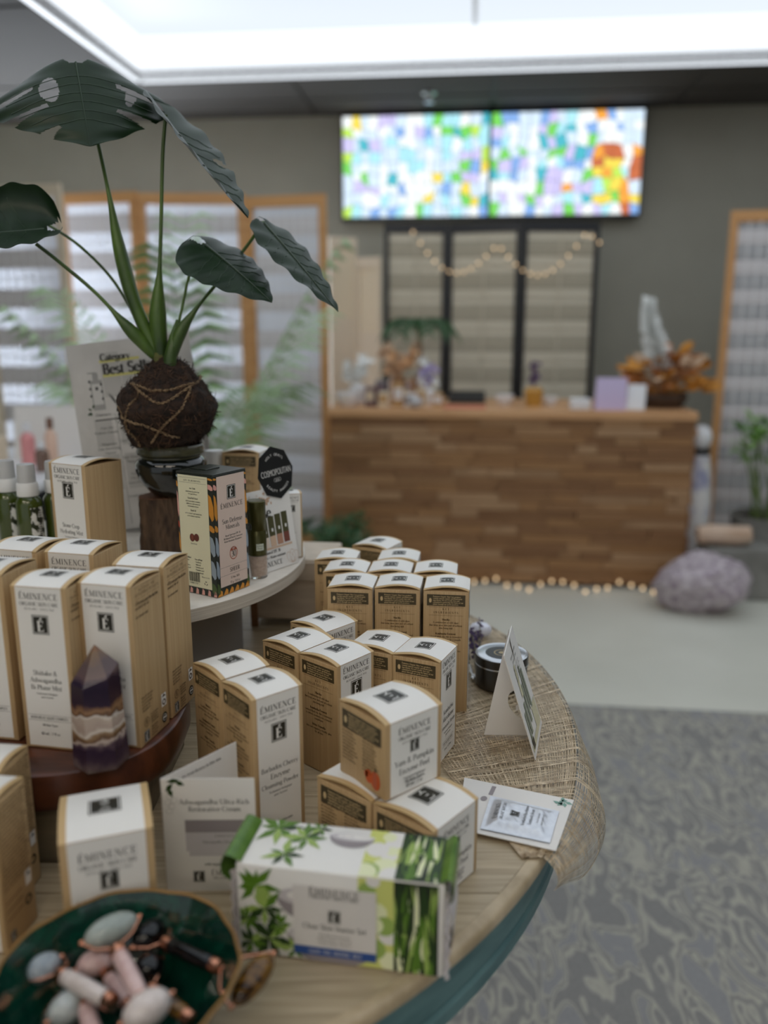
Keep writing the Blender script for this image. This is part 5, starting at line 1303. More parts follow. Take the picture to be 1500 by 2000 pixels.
# powder sunscreen brush tube
c = atz(502, 1132, DISCZ) + Vector((0, .011, .0003))
t = thing('powder_tube', 'olive capped powder tube with clear base standing beside the sunscreen box', 'tube', c)
OLIVE = mat('olive_metallic', srgb(78, 76, 40), 0.24, Metallic=0.55); r = .0108
hT = .0915
b = MB(); b.lathe([(0, .0275), (r, .0275), (r, .056), (r - .0004, .0565), (r - .0004, .057), (r, .0575), (r, hT - .001), (r - .001, hT), (0, hT)], 32); b.build('cap', OLIVE, t, smooth=True)
b = MB(); b.lathe([(0, 0), (r - .0006, 0), (r, .001), (r, .0274), (0, .0274)], 32); b.build('clear_base', mat('clear_plastic', (.92, .90, .88), 0.05, Transmission_Weight=0.9, IOR=1.3), t, smooth=True)
b = MB(); b.lathe([(0, .003), (r - .0022, .003), (r - .0022, .0262), (0, .0262)], 28); b.build('powder', nmat('loose_powder', srgb(226, 204, 184), srgb(204, 178, 156), (300, 300, 300), 0.9), t, smooth=True)
mpT = lambda u, v, o: Vector(((r + o) * math.sin(u / r), -(r + o) * math.cos(u / r), v))
b = MB(); b.m = 0; b.mrect(mpT, .0005, .034, .0095, .042, .0001, 6, 1); b.m = 1; b.text(mpT, 'Sun Defense', .005, .0388, .0014, .0002, fine=False); b.text(mpT, 'Minerals', .005, .0362, .0014, .0002, fine=False)
b.m = 1; b.mrect(mpT, -.0105, .0585, -.0045, .0655, .0001, 4, 1); b.m = 0; b.mrect(mpT, -.0102, .0588, -.0048, .0652, .00015, 4, 1); b.m = 1; b.mrect(mpT, -.0100, .0590, -.0050, .0650, .0002, 4, 1); b.m = 0; b.text(mpT, '\u00c9', -.0075, .0602, .0032, .0003)
b.build('tube_label', [mat('pale_green_label', srgb(200, 206, 190), 0.4), EMB], t)

# small easel card with black badge
BR = atz(583, 1099, DISCZ) + Vector((0, 0, .0004)); dirv = (BR - (atz(524, 1119, DISCZ) + Vector((0, 0, .0004)))).normalized()
Wc = .098; O = BR - dirv * Wc
t = thing('sun_defense_card', 'white counter card with black octagonal award badge behind the powder tube', 'card', (O.x, O.y, DISCZ + .0004))
O = Vector((0, 0, 0)); back = Vector((-dirv.y, dirv.x, 0)); Hc = .0985
uy = (Vector((0, 0, 1)) + back * .16).normalized(); mp = plane(O, dirv, uy); n = dirv.cross(uy)
def slab(mb, pts, th): # outline on the card plane with real thickness
    F = [mp(x, y, th) for x, y in pts]; Bk = [mp(x, y, 0) for x, y in pts]; m_ = len(pts)
    mb.add(F + Bk, [tuple(range(m_)), tuple(range(m_, 2 * m_))[::-1]] + [(i, i + m_, (i + 1) % m_ + m_, (i + 1) % m_) for i in range(m_)])
b = MB(); slab(b, [(0, .0008), (Wc, .0008), (Wc, Hc), (0, Hc)], .0012); b.build('card_board', WHITE_PAPER, t)
b = MB(); p0 = mp(.04, .08, -.0002); p1 = mp(.06, .08, -.0002); b.add([p0, p1, Vector((dirv.x * .06, dirv.y * .06, .0004)) + back * .045, Vector((dirv.x * .04, dirv.y * .04, .0004)) + back * .045], [(0, 1, 2, 3)]); b.build('easel_leg', WHITE_PAPER, t)
b = MB(); cx_, cy_, rb = .0785, Hc + .017, .0305
F = [(cx_ + rb * math.cos(R(-90 + 6 + 45 * i)) * 1.0, cy_ + rb * 1.05 * math.sin(R(-90 + 6 + 45 * i))) for i in range(8)]
b2 = MB(); Fv = [mp(x, y, .0030) for x, y in F]; Bv = [mp(x, y, .0016) for x, y in F]; b2.add(Fv + Bv, [tuple(range(8)), tuple(range(8, 16))[::-1]] + [(i, i + 8, (i + 1) % 8 + 8, (i + 1) % 8) for i in range(8)])
b2.build('award_badge', BLACKGLOSS, t)
def arc_text(mb, st, cx, cy, rr, mid, size, up=True):
    n_ = len(st); step = size * 1.05 / rr
    for i, ch in enumerate(st):
        an = mid - (i - (n_ - 1) / 2) * step * (1 if up else -1)
        px_, py_ = cx + rr * math.cos(an), cy + rr * math.sin(an); rot = an - PI / 2 if up else an + PI / 2
        cr, sr = math.cos(rot), math.sin(rot)
        m2 = lambda u, v, o, px_=px_, py_=py_, cr=cr, sr=sr: mp(px_ + u * cr - v * sr, py_ + u * sr + v * cr, o)
        if ch != ' ': mb.sans(m2, ch, 0, -size * .4, size, .0033, 'c')
b = MB(); tilt = lambda u, v, o: mp(cx_ + (u - cx_) * math.cos(.05) - (v - cy_) * math.sin(.05), cy_ + (u - cx_) * math.sin(.05) + (v - cy_) * math.cos(.05), o)
s_ = .0078; wS = sans_mesh('COSMOPOLITAN')[2]
for dx in (-.00016, 0, .00016): b.sans(tilt, 'COSMOPOLITAN', cx_ + dx, cy_ - .003, s_, .0033, 'c', .0515 / (wS * s_))
arc_text(b, 'HOLY GRAIL', cx_, cy_, .0215, PI / 2, .0032); arc_text(b, 'BEAUTY AWARDS', cx_, cy_, .0225, -PI / 2, .0032, False)
b.sans(tilt, '2026', cx_, cy_ - .0100, .0022, .0033, 'c', 1.2)
for (x0, x1, y0) in ((-.004, .004, -.0108), (-.004, .004, -.0070)): b.mrect(tilt, cx_ + x0, cy_ + y0, cx_ + x1, cy_ + y0 + .0003, .0033)
for q in (-1, 1): b.grid(lambda u, v: tilt(cx_ + q * .004 + q * (.0019 + .0003 * v) * math.sin(PI * u), cy_ - .00875 + (.0019 + .0003 * v) * math.cos(PI * u), .0033), 8, 1)
b.build('badge_lettering', WHITE_PAPER, t)
b = MB(); b.m = 0; b.text(mp, 'Sun', .010, .0775, .0125, .0016, align='l', wt=1.4); b.text(mp, 'Defense', .012, .0650, .0125, .0016, align='l', wt=1.4)
b.text(mp, 'Sheer mineral SPF 30', .030, .0212, .0036, .0016, align='l', wt=1.3); b.text(mp, 'UV protection + Water-resistant', .022, .0155, .0034, .0016, align='l', wt=1.3)
b.text(mp, '\u00c9MINENCE', .050, .0062, .0058, .0016, sp=.17, align='c')
b.m = 1
rg = random.Random(12)
for i in range(26): b.mdisc(mp, .045 + rg.gauss(0, .008), .082 + rg.gauss(0, .006), rg.uniform(.001, .004), rg.uniform(.001, .003), .0014, 7)
for i in range(5): b.mring(mp, .030 + .006 * i, Hc - .006 - .004 * (i % 2), .0010, .0014, .0015, 10)
b.m = 4; b.mrect(mp, .040, .026, .0905, .0285, .0014)
for i in range(4):
    x = .0425 + i * .0118; b.m = 2; b.mrect(mp, x, .041 + i * .0006, x + .0098, .064 + i * .0012, .0016); b.m = 3 + (i + 0) % 4; b.mrect(mp, x, .0285 + i * .0006, x + .0098, .041 + i * .0006, .0016)
    b.m = 7; b.mrect(mp, x + .004, .046 + i * .0008, x + .007, .050 + i * .0008, .0018)
b.m = 1
for an in (50, 90, 130):
    b.mring(lambda u, v, o, an=an: mp(.088 + .006 * math.cos(R(an)) + (u * math.sin(R(an)) + v * math.cos(R(an))), .0055 + .006 * math.sin(R(an)) + (-u * math.cos(R(an)) + v * math.sin(R(an))), o), 0, 0, .0048, .0051, .0016, 14, 1.6)
b.build('card_print', [INK, mat('powder_print', srgb(196, 164, 138), 0.6), mat('olive_print', srgb(74, 72, 40), 0.4), mat('shade_ivory', srgb(222, 206, 190), 0.5), mat('shade_beige', srgb(206, 176, 150), 0.5), mat('shade_tan', srgb(180, 134, 110), 0.5), mat('shade_cocoa', srgb(120, 66, 54), 0.5), WHITE_PAPER], t)
# boxes behind the card on the stand
kind_box('short', .052, .118, None, ['Tinted', 'Moisturizer'], left='key')
place('short', 'tinted_carton', -.170, 1.098, DISCZ + .0003, 80, 'kraft box with white lid behind the black badge card', None)
kind_box('tiny', .026, .082, None, ['Lip', 'Balm'], lidprint=False)
place('tiny', 'slim_carton', -.127, .994, DISCZ + .0003, 20, 'slim pale carton peeking out behind the right edge of the award card', None)
c = aty(419, 905, 1.12); b = MB(); b.lathe([(0, 0), (.011, 0), (.011, c.z - DISCZ - .002), (.0125, c.z - DISCZ), (.0125, c.z - DISCZ + .018), (0, c.z - DISCZ + .018)], 24)
o = b.build('cream_jar', [CAPW], smooth=True); o.location = (c.x, 1.12, DISCZ + .0003); tag(o, 'small white jar just right of the glossy black pot', 'jar')

# ================================================================== THINGS ON THE TABLE TOP
def ztop(x, y, px, py):
    v = ray(px, py); k_ = y / v.y; return CAMZ + v.z * k_
# pale wooden crate and dropper bottle at the back
b = MB(); zc = ztop(-.07, 1.11, 655, 1092) - TZ
PALEW = nmat('pale_driftwood', srgb(186, 172, 154), srgb(204, 190, 172), (20, 20, 80), 0.6, 0.1)
t = thing('wooden_crate', 'pale wooden crate upside down at the table back behind the white stand', 'crate', (-.128, 1.16, TZ), R(-6))
b.rbox(-.06, -.05, .012, .06, .05, zc, .003); b.build('crate_body', PALEW, t)
b = MB(); b.box(-.058, -.052, 0.0002, -.048, -.048, zc - .002); b.build('corner_post', DW[2], t)
b = MB(); b.box(.048, -.052, 0.0002, .058, -.048, zc - .002); b.build('corner_post', PALEW, t)
for q in range(1): 
    b = MB(); b.box(-.06, -.0535, zc - .03, .06, -.050, zc - .004); b.build('slat', PALEW, t)
c = atz(621, 1222, TZ) + Vector((0, .01, .0003))
t = thing('dropper_bottle', 'slim dark dropper bottle between the crate and the tall back row boxes', 'bottle', c)
b = MB(); b.lathe([(0, 0), (.0125, 0), (.0125, .040), (.007, .047), (.006, .049), (0, .049)], 22); b.build('bottle_body', mat('dark_brown_glass', srgb(30, 18, 16), 0.1), t, smooth=True)
b = MB(); b.lathe([(0, .049), (.0075, .049), (.0075, .062), (.004, .063), (.0045, .070), (.003, .076), (0, .077)], 18); b.build('dropper_cap', BLACKGLOSS, t, smooth=True)
b = MB(); b.lathe([(.0127, .012), (.0127, .030)], 12, a0=R(220), a1=R(320)); b.build('label', mat('pinkish_label', srgb(150, 110, 100), 0.5), t, smooth=True)

# purple crystal point
m, nt, bs = _nt('amethyst_crystal')
tc = nt.nodes.new('ShaderNodeTexCoord'); sp_ = nt.nodes.new('ShaderNodeSeparateXYZ'); nz = nt.nodes.new('ShaderNodeTexNoise'); nz.inputs['Scale'].default_value = 60; nz.inputs['Detail'].default_value = 3
ma = nt.nodes.new('ShaderNodeMath'); ma.operation = 'MULTIPLY_ADD'; ma.inputs[1].default_value = .022
rp = nt.nodes.new('ShaderNodeValToRGB'); mr = nt.nodes.new('ShaderNodeMapRange'); mr.inputs[1].default_value = .008; mr.inputs[2].default_value = .106
nt.links.new(tc.outputs['Object'], sp_.inputs[0]); nt.links.new(tc.outputs['Object'], nz.inputs['Vector'])
nt.links.new(nz.outputs['Fac'], ma.inputs[0]); nt.links.new(sp_.outputs['Z'], ma.inputs[2]); nt.links.new(ma.outputs[0], mr.inputs[0]); nt.links.new(mr.outputs[0], rp.inputs['Fac'])
e = rp.color_ramp.elements; e[0].position = 0; e[0].color = c4(srgb(118, 106, 102)); e[1].position = 1; e[1].color = c4(srgb(120, 84, 60))
for ps, cc in ((.06, (96, 80, 84)), (.13, (58, 44, 60)), (.20, (48, 34, 54)), (.24, (84, 68, 78)), (.27, (186, 170, 160)), (.29, (96, 70, 48)), (.33, (140, 112, 82)), (.36, (206, 196, 186)), (.40, (170, 152, 140)), (.47, (182, 166, 152)), (.49, (214, 206, 198)), (.505, (92, 66, 46)), (.54, (146, 112, 82)), (.575, (110, 80, 62)), (.60, (46, 30, 48)), (.70, (34, 20, 42)), (.76, (42, 28, 50)), (.81, (96, 76, 78)), (.90, (92, 76, 76)), (.97, (116, 92, 72))):
    q = e.new(ps); q.color = c4(srgb(*cc))
nt.links.new(rp.outputs['Color'], bs.inputs['Base Color']); setp(bs, Roughness=0.22, IOR=1.45)
b = MB(); rC = [.0205, .0200, .0210, .0195, .0205, .0200]
rings = []
for z, k_ in ((0, 1.03), (.003, 1.06), (.040, .98), (.075, .90)):
    rings.append([Vector((rC[i] * k_ * math.cos(R(60 * i + 12)), rC[i] * k_ * .9 * math.sin(R(60 * i + 12)), z + (.007 * math.sin(R(60 * i + 60)) if z > .05 else 0))) for i in range(6)])
vs = [p for rr in rings for p in rr] + [Vector((.002, 0, .0985))]
fs = [tuple(range(6))[::-1]] + [(j * 6 + i, j * 6 + (i + 1) % 6, (j + 1) * 6 + (i + 1) % 6, (j + 1) * 6 + i) for j in range(3) for i in range(6)] + [(18 + i, 18 + (i + 1) % 6, 24) for i in range(6)]
b.add(vs, fs); o = b.build('amethyst_tower', m); o.location = (-.2235, .5885, TRAYZ + .0003); o.rotation_euler = (0, 0, .15)
tag(o, 'pointed purple banded amethyst tower standing at the front of the dark tray', 'crystal')

# folded product card behind the cream box
FX, FY, Hh = -.165, .547, .0945
t = thing('product_leaflet', 'folded white product card standing open behind the cream box and gift box', 'card', (FX, FY, TZ + .0003))
def panel(name, dx, dy, mpl, th=.0006):
    L = math.hypot(dx, dy); d = Vector((dx / L, dy / L, 0)); mp_ = plane((0, 0, 0), d, (0, 0, 1)); b = MB()
    F = [mp_(x, y, 0) for x, y in ((0, 0), (L, 0), (L, Hh), (0, Hh))]; Bk = [mp_(x, y, -th) for x, y in ((0, 0), (L, 0), (L, Hh), (0, Hh))]
    b.add(F + Bk, [(0, 1, 2, 3), (7, 6, 5, 4), (0, 4, 5, 1), (1, 5, 6, 2), (2, 6, 7, 3), (3, 7, 4, 0)]); b.build(name, WHITE_PAPER, t); return mp_, L
mp, L1 = panel('front_panel', .069, .001, None)
mpB, L2 = panel('back_panel', .046, .056, None)
b = MB(); s_ = .052 / text_w('Ashwagandha Ultra-Rich')
b.m = 1; b.text(mp, 'Ashwagandha Ultra-Rich', .0385, .0735, s_, .0002); b.text(mp, 'Restorative Cream', .0385, .0675, s_, .0002)
b.m = 2; b.mrect(mp, .016, .034, .064, .060, .0002); b.mrect(mp, .018, .030, .062, .034, .0002); b.m = 3; b.mrect(mp, .016, .050, .064, .0605, .0003)
b.m = 1; b.text(mp, 'EMINENCE', .045, .046, .0022, .0004, sp=.15); b.text(mp, 'Ashwagandha Ultra-Rich', .042, .041, .0022, .0004, fine=False)
b.text(mp, 'with organic Ashwagandha', .044, .022, .0022, .0003, fine=False, wt=1.5)
b.m = 1; b.text(mp, '\u00c9MINENCE', .0475, .0135, .0042, .0003, sp=.15); b.text(mp, 'ORGANIC SKIN CARE', .0475, .010, .0022, .0003, fine=False)
b.m = 4
for (x, y, an, l) in ((.004, .092, -.2, .010), (.005, .087, 1.2, .008), (.003, .084, -.9, .009), (.010, .0925, .4, .008)):
    b.mpoly(mp, [(x, y), (x + l * .5 * math.cos(an) - .002 * math.sin(an), y - l * .5 * math.sin(an) - .002 * math.cos(an)), (x + l * math.cos(an), y - l * math.sin(an)), (x + l * .5 * math.cos(an) + .002 * math.sin(an), y - l * .5 * math.sin(an) + .002 * math.cos(an))], .0003)
b.m = 5
for (x, y) in ((.006, .080), (.009, .077), (.004, .075), (.007, .072), (.005, .068)): b.mring(mp, x, y, .0022, .0025, .0003, 12)
b.build('card_print', [INK, GREYINK, GREYPRINT2, GREYPRINT, LEAFINK2, mat('pale_line_print', srgb(176, 176, 172), 0.5)], t)
b = MB(); b.text(mpB, 'helps treat dryness in thin skin', .036, .086, .0026, .0003, fine=False, wt=1.3); b.build('back_lettering', GREYINK, t)
b = MB(); em(b, mp, .0245, .0125, .0088, .0095, .0003); b.build('emblem', [EMB, WHITE_CARD], t)

# starter gift box
gx, gy = -.100, .485; ga = math.atan2(.461 - .485, .039 + .100); GW, GH, GD = .1415, .0695, .052
t = thing('gift_box', 'skin care starter gift box printed with green leaves, bowls, lime and grass', 'box', (gx + GW / 2 * math.cos(ga), gy + GW / 2 * math.sin(ga), TZ + .0003), ga)
b = MB(); b.rbox(-GW / 2, 0, 0, GW / 2, GD, GH, .0014, 2); b.build('carton', WHITE_CARD, t, smooth=True, angle=50)
mF = lambda u, v, o: Vector((u - GW / 2, -o, v)); mT = lambda u, v, o: Vector((u - GW / 2, v, GH + o))
b = MB(); rg = random.Random(14)
BX_ = {'lime': 0, 'pale': 1, 'dk': 2, 'g1': 3, 'g2': 4, 'g3': 5, 'gr': 6, 'gr2': 7, 'wh': 8}
def rct(mp_, u0, v0, u1, v1, o, m_): b.m = BX_[m_]; b.mrect(mp_, u0, v0, u1, v1, o)
lim0, gr0 = .084, .108
def clipdisc(mp_, cx__, cy__, r_, o, m_, u0, u1, v0, v1, ky=1.0):
    b.m = BX_[m_]; b.mpoly(mp_, [(min(max(cx__ + r_ * math.cos(2 * PI * i / 18), u0), u1), min(max(cy__ + ky * r_ * math.sin(2 * PI * i / 18), v0), v1)) for i in range(18)], o)
for mp_, VH, v0 in ((mF, GH - .0005, .001), (mT, GD - .001, .0005)):
    rct(mp_, lim0, v0, gr0, VH, .0002, 'lime')
    for i in range(16): clipdisc(mp_, rg.uniform(lim0, gr0), rg.uniform(v0, VH), rg.uniform(.004, .009), .00022 + i * .00001, rg.choice(('pale', 'lime', 'g3', 'wh')), lim0, gr0, v0, VH)
    rct(mp_, gr0, v0, GW - .004, VH, .00045, 'dk')
    for i in range(64):
        x = rg.uniform(gr0 + .001, GW - .006); y = rg.uniform(-.1, .7) * VH; L = rg.uniform(.25, .6) * VH; w = rg.uniform(.0008, .0022); sl = rg.uniform(-.15, .15) * L
        y0_ = max(v0, y); y1_ = min(VH, y + L); xm = x + sl * .5; x1_ = min(max(x + sl, gr0), GW - .0045)
        b.m = BX_[rg.choice(('g1', 'g2', 'g3', 'g1', 'g3', 'g2', 'pale'))]
        b.mpoly(mp_, [(max(x - w, gr0), y0_), (min(x + w, GW - .0045), y0_), (min(max(xm + w, gr0), GW - .0045), (y0_ + y1_) / 2), (x1_, y1_), (min(max(xm - w, gr0), GW - .0045), (y0_ + y1_) / 2)], .0005 + i * .000006)
def bowl_pic(mp_, cx__, cy__, r_, vmax):
    b.m = BX_['gr']; b.mpoly(mp_, [(cx__ + r_ * math.cos(R(180 + i * 12)), max(.0005, cy__ + r_ * .75 * math.sin(R(180 + i * 12)))) for i in range(16)], .0003)
    b.m = BX_['gr2']; b.mdisc(mp_, cx__, cy__, r_ * .98, r_ * .28, .00035, 24); b.m = BX_['wh']; b.mdisc(mp_, cx__ + .002, cy__ + .0005, r_ * .8, r_ * .2, .0004, 20); b.m = BX_['gr2']; b.mring(mp_, cx__ - .003, cy__, r_ * .2, r_ * .26, .00045, 16, .4)
bowl_pic(mF, .054, .049, .026, GH); bowl_pic(mF, .066, .020, .031, GH); bowl_pic(mT, .072, .040, .016, GD)
def leafs(mp_, cx__, cy__, n_, L, o, VH):
    for i in range(n_):
        an = 2 * PI * i / n_ + rg.uniform(-.2, .2); l = L * rg.uniform(.7, 1.15); w = l * .16; b.m = BX_[rg.choice(('g1', 'g2', 'g1', 'g3'))]
        cl = lambda x, y: (min(max(x, .002), .08), min(max(y, .001), VH))
        b.mpoly(mp_, [cl(cx__, cy__), cl(cx__ + l * .45 * math.cos(an) - w * math.sin(an), cy__ + l * .45 * math.sin(an) + w * math.cos(an)), cl(cx__ + l * math.cos(an), cy__ + l * math.sin(an)), cl(cx__ + l * .45 * math.cos(an) + w * math.sin(an), cy__ + l * .45 * math.sin(an) - w * math.cos(an))], o + i * .00001)
leafs(mF, .014, .054, 9, .017, .0005, GH); leafs(mF, .020, .037, 8, .018, .0006, GH); leafs(mF, .022, .014, 10, .019, .0005, GH); leafs(mF, .040, .008, 6, .013, .0006, GH); leafs(mF, .010, .010, 7, .014, .0006, GH); leafs(mF, .008, .028, 8, .013, .0007, GH); leafs(mF, .030, .026, 7, .011, .0007, GH)
leafs(mT, .018, .042, 8, .020, .0003, GD); leafs(mT, .040, .034, 8, .017, .0004, GD); leafs(mT, .030, .014, 7, .016, .0005, GD); leafs(mT, .048, .046, 6, .012, .0006, GD)
b.build('picture_print', [LIMEINK, PALEINK, mat('deep_grass_ink', srgb(24, 40, 14), .4), LEAFINK, LEAFINK2, LEAFINK3, GREYPRINT, GREYPRINT2, WHITE_PAPER], t)
lx0, lx1, ly0, ly1 = .040, .0965, .0065, .0590
b = MB(); b.box(lx0 - GW / 2, -.0016, ly0, lx1 - GW / 2, -.0009, ly1); b.build('label_panel', mat('pale_label', srgb(214, 210, 205), 0.5), t)
b = MB(); b.m = 1; b.mrect(mF, lx0, ly0, lx1, ly0 + .0065, .0018)
b.m = 0; cxl = (lx0 + lx1) / 2; s1 = .034 / text_w('\u00c9MINENCE', .17); b.text(mF, '\u00c9MINENCE', cxl, ly1 - .0058, s1, .0018, sp=.17); b.text(mF, 'ORGANIC SKIN CARE', cxl, ly1 - .0085, .033 / text_w('ORGANIC SKIN CARE'), .0018)
b.text(mF, 'Clear Skin Starter Set', cxl, ly0 + .0205, .043 / text_w('Clear Skin Starter Set'), .0018); b.m = 2
for i, L in enumerate(('With willow bark and tea tree', 'Probiotic Cleanser ~ Facial Toner', 'Treatment Masque ~ Moisturizer')): b.text(mF, L, cxl, ly0 + .0155 - i * .0030, .0018, .0018, fine=False, xs=.8)
b.m = 3; b.text(mF, 'CLEANSE   TONE   MOISTURIZE   TREAT', cxl, ly0 + .002, .0024, .0020, fine=False, xs=.7)
b.build('label_lettering', [INK, BLUEINK, GREYINK, WHITE_CARD], t)
b = MB(); em(b, mF, cxl, ly0 + .031, .0085, .0095, .0018); b.build('emblem', [EMB, WHITE_CARD], t)
GRNF = nmat('glossy_green_flap', srgb(70, 108, 30), srgb(104, 140, 54), (60, 60, 20), 0.3)
CRUM = nmat('crumpled_white_board', srgb(222, 216, 214), srgb(198, 190, 190), (220, 220, 90), 0.6, 0.6, 4)
for sgn in (-1, 1):
    x0 = sgn * GW / 2
    b = MB(); b.grid(lambda u, v: Vector((x0 + sgn * (-.004 + (.013 if sgn < 0 else .010) * math.sin(PI * min(1, u * .80))), .000 + (GD - .004) * v - .004 * math.sin(PI * u), GH + .001 + .006 * math.sin(PI * min(1, u * 1.5)) - .026 * max(0, u - .35) ** 1.2)), 18, 4); b.build('rolled_flap', GRNF, t, smooth=True)
    b = MB(); rgc = random.Random(3 + sgn)
    b.grid(lambda u, v: Vector((x0 + sgn * (.0006 + .0030 * math.sin(PI * u) + .0007 * math.sin(37 * v + 5 * u)), -.0035 + .007 * u, .001 + (GH - .008) * v)), 4, 40); b.build('crumpled_edge', CRUM, t, smooth=True)
    b = MB(); b.grid(lambda u, v: Vector((x0 + sgn * (.001 + .004 * math.sin(PI * v)), .006 + (GD - .012) * u, .004 + (GH - .018) * v)), 6, 10); b.build('end_flap', CRUM if sgn > 0 else GRNF, t, smooth=True)

# candle tin
TIN = mat('dark_gunmetal', srgb(84, 80, 74), 0.30, Metallic=0.85)
LID = mat('satin_tin_lid', srgb(206, 210, 214), 0.24, Metallic=0.9)
t = thing('candle_tin', 'round dark metal candle tin with shiny lid and black label at table right', 'tin', (.1405, .9165, TZ + .0032))
b = MB(); b.lathe([(0, 0), (.0295, 0), (.0308, .0015), (.0308, .029), (.0302, .030)], 56); b.build('tin_body', TIN, t, smooth=True)
b = MB(); b.lathe([(.0316, .0275), (.0316, .037), (.0310, .0385)], 56); b.build('lid_rim', TIN, t, smooth=True)
b = MB(); b.lathe([(.0316, .0275), (.0319, .0270), (.0319, .0280), (.0316, .0285)], 56); b.lathe([(.0310, .0385), (.0300, .0392), (.0290, .0388), (.0282, .0380), (.0276, .0384), (0, .0384)], 56); b.build('lid_top', LID, t, smooth=True)
b = MB(); mD = lambda u, v, o: Vector((u, v, .0385 + o)); b.m = 0; b.mdisc(mD, 0, 0, .0195, .0195, 0, 40); b.m = 1; b.mring(mD, 0, 0, .008, .0094, .0002, 30); b.mdisc(mD, .0006, .0002, .0045, .0035, .0002, 16)
b.m = 2
for i in range(26): an = 2 * PI * i / 26; b.mdisc(mD, .0145 * math.cos(an), .0145 * math.sin(an), .0009, .0006, .0002, 5)
b.build('lid_label', [BLACKGLOSS, mat('gold_print', srgb(170, 150, 110), 0.4), GREYINK], t)

# triangular tent card with easel wing
t = thing('easel_card', 'white counter card with triangular easel wing standing on the jute cloth', 'card', (.150, .785, TZ + .0030))
og = Vector(t.location)
A_ = Vector((.150, .736, og.z)) - og; B_ = Vector((.171, .815, og.z)) - og; C_ = atz(1000, 1222, TZ + .115) - og; D_ = atz(985, 1281, TZ + .115) - og
nn = (B_ - A_).cross(D_ - A_).normalized()
b = MB(); b.add([A_, B_, C_, D_] + [p - nn * .0009 for p in (A_, B_, C_, D_)], [(0, 1, 2, 3), (7, 6, 5, 4), (0, 4, 5, 1), (1, 5, 6, 2), (2, 6, 7, 3), (3, 7, 4, 0)]); b.build('front_panel', WHITE_PAPER, t)
mp = lambda u, v, o: (A_.lerp(B_, u)).lerp(D_.lerp(C_, u), v) + nn * o
b = MB(); b.m = 1
for (u0, v0, u1, v1) in ((.55, .30, .62, .72), (.66, .28, .74, .66), (.40, .22, .50, .58), (.24, .16, .34, .46), (.12, .12, .20, .40)): b.mrect(mp, u0, v0, u1, v1, .0003)
b.m = 2; b.mrect(mp, .30, .50, .40, .80, .0003); b.mrect(mp, .05, .05, .95, .11, .0003); b.mrect(mp, .62, .06, .96, .30, .00025)
m3 = lambda u, v, o: mp(u / .08, v / .12, o)
b.m = 0; b.text(m3, 'Kombucha Microbiome', .040, .104, .0032, .0004, fine=False); b.text(m3, 'Luminosity Serum', .040, .098, .0032, .0004, fine=False)
for i in range(4): b.text(m3, INGR[i], .040, .091 - .004 * i, .0022, .0004, fine=False)
b.m = 3; b.mrect(mp, .10, .06, .24, .15, .0004)
b.build('card_print', [INK, mat('grey_green_print', srgb(132, 138, 118), .5), mat('cream_print', srgb(206, 200, 168), .5), EMB], t)
L_ = Vector((.105, .788, og.z)) - og; Rr = Vector((.1575, .787, og.z)) - og; Ap = (C_ + D_) * .5 + Vector((.002, 0, -.001)); Ap2 = C_ + Vector((-.004, -.004, -.002))
# wing with a half round cut-out, built as strips either side of the hole
WU = (Rr - L_); 
def wing(u, v): return (L_ + WU * u).lerp(Ap2.lerp(Ap, u), v)
b = MB(); fs = []; vs = []
N = 90
for j in range(N + 1):
    for i in range(N + 1): vs.append(wing(i / N, j / N))
for j in range(N):
    for i in range(N):
        u, v = (i + .5) / N, (j + .5) / N; w_ = (u - 1.0) * (1 - v); 
        if math.hypot((1 - u) * (1 - v) * .052, (v - .32) * .115) < .0185: continue
        k_ = j * (N + 1) + i; fs.append((k_, k_ + 1, k_ + N + 2, k_ + N + 1))
b.add(vs, fs); b.build('easel_wing', WHITE_PAPER, t)
b = MB(); q = wing(.80, .30); b.grid(lambda u, v: q + Vector((.016 * (u - .3), -.004 * math.sin(PI * u) - .003, .006 * (v - .5) + .004 * math.sin(PI * u))), 6, 2); b.build('lock_tab', WHITE_PAPER, t)

# sample card with foil sachet
P0 = [Vector((.076, .701)), Vector((.171, .663)), Vector((.140, .590)), Vector((.062, .6205))]
t = thing('sample_card', 'white sample card lying on the table edge with foil sachet attached', 'card', (.112, .643, TZ + .0040))
b = MB(); og = Vector(t.location)
F = [Vector((p.x - og.x, p.y - og.y, .0008)) for p in P0]; Bk = [p - Vector((0, 0, .0008)) for p in F]
b.add(F + Bk, [(3, 2, 1, 0), (4, 5, 6, 7), (0, 1, 5, 4), (1, 2, 6, 5), (2, 3, 7, 6), (3, 0, 4, 7)]); b.build('card_board', WHITE_PAPER, t)
# card frame: u runs from lower-left corner along the long side, v towards the top-left corner
e1 = (F[2] - F[3]).normalized(); e2 = (F[0] - F[3]); e2 = (e2 - e1 * e2.dot(e1)).normalized()
mC = lambda u, v, o: F[3] + e1 * u + e2 * v + Vector((0, 0, o))
b = MB(); rg = random.Random(5)
tr_ = F[1]; 
b.m = 0
for i in range(7):
    p = tr_ + (F[0] - tr_).normalized() * rg.uniform(.003, .014) + (F[2] - tr_).normalized() * rg.uniform(.003, .012); an = rg.uniform(0, 6); d = Vector((math.cos(an), math.sin(an), 0)) * .004; s_ = Vector((-d.y, d.x, 0)) * .5
    b.add([p - d + Vector((0, 0, .0003)), p + s_ + Vector((0, 0, .0003)), p + d + Vector((0, 0, .0003)), p - s_ + Vector((0, 0, .0003))], [(0, 1, 2, 3)])
b.build('leaf_print', mat('sage_print', srgb(120, 160, 146), .5), t, kind='stuff')
b = MB(); b.mdisc(mC, .010, .052, .003, .004, .0003, 12); b.build('dot_print', GREYPRINT, t)
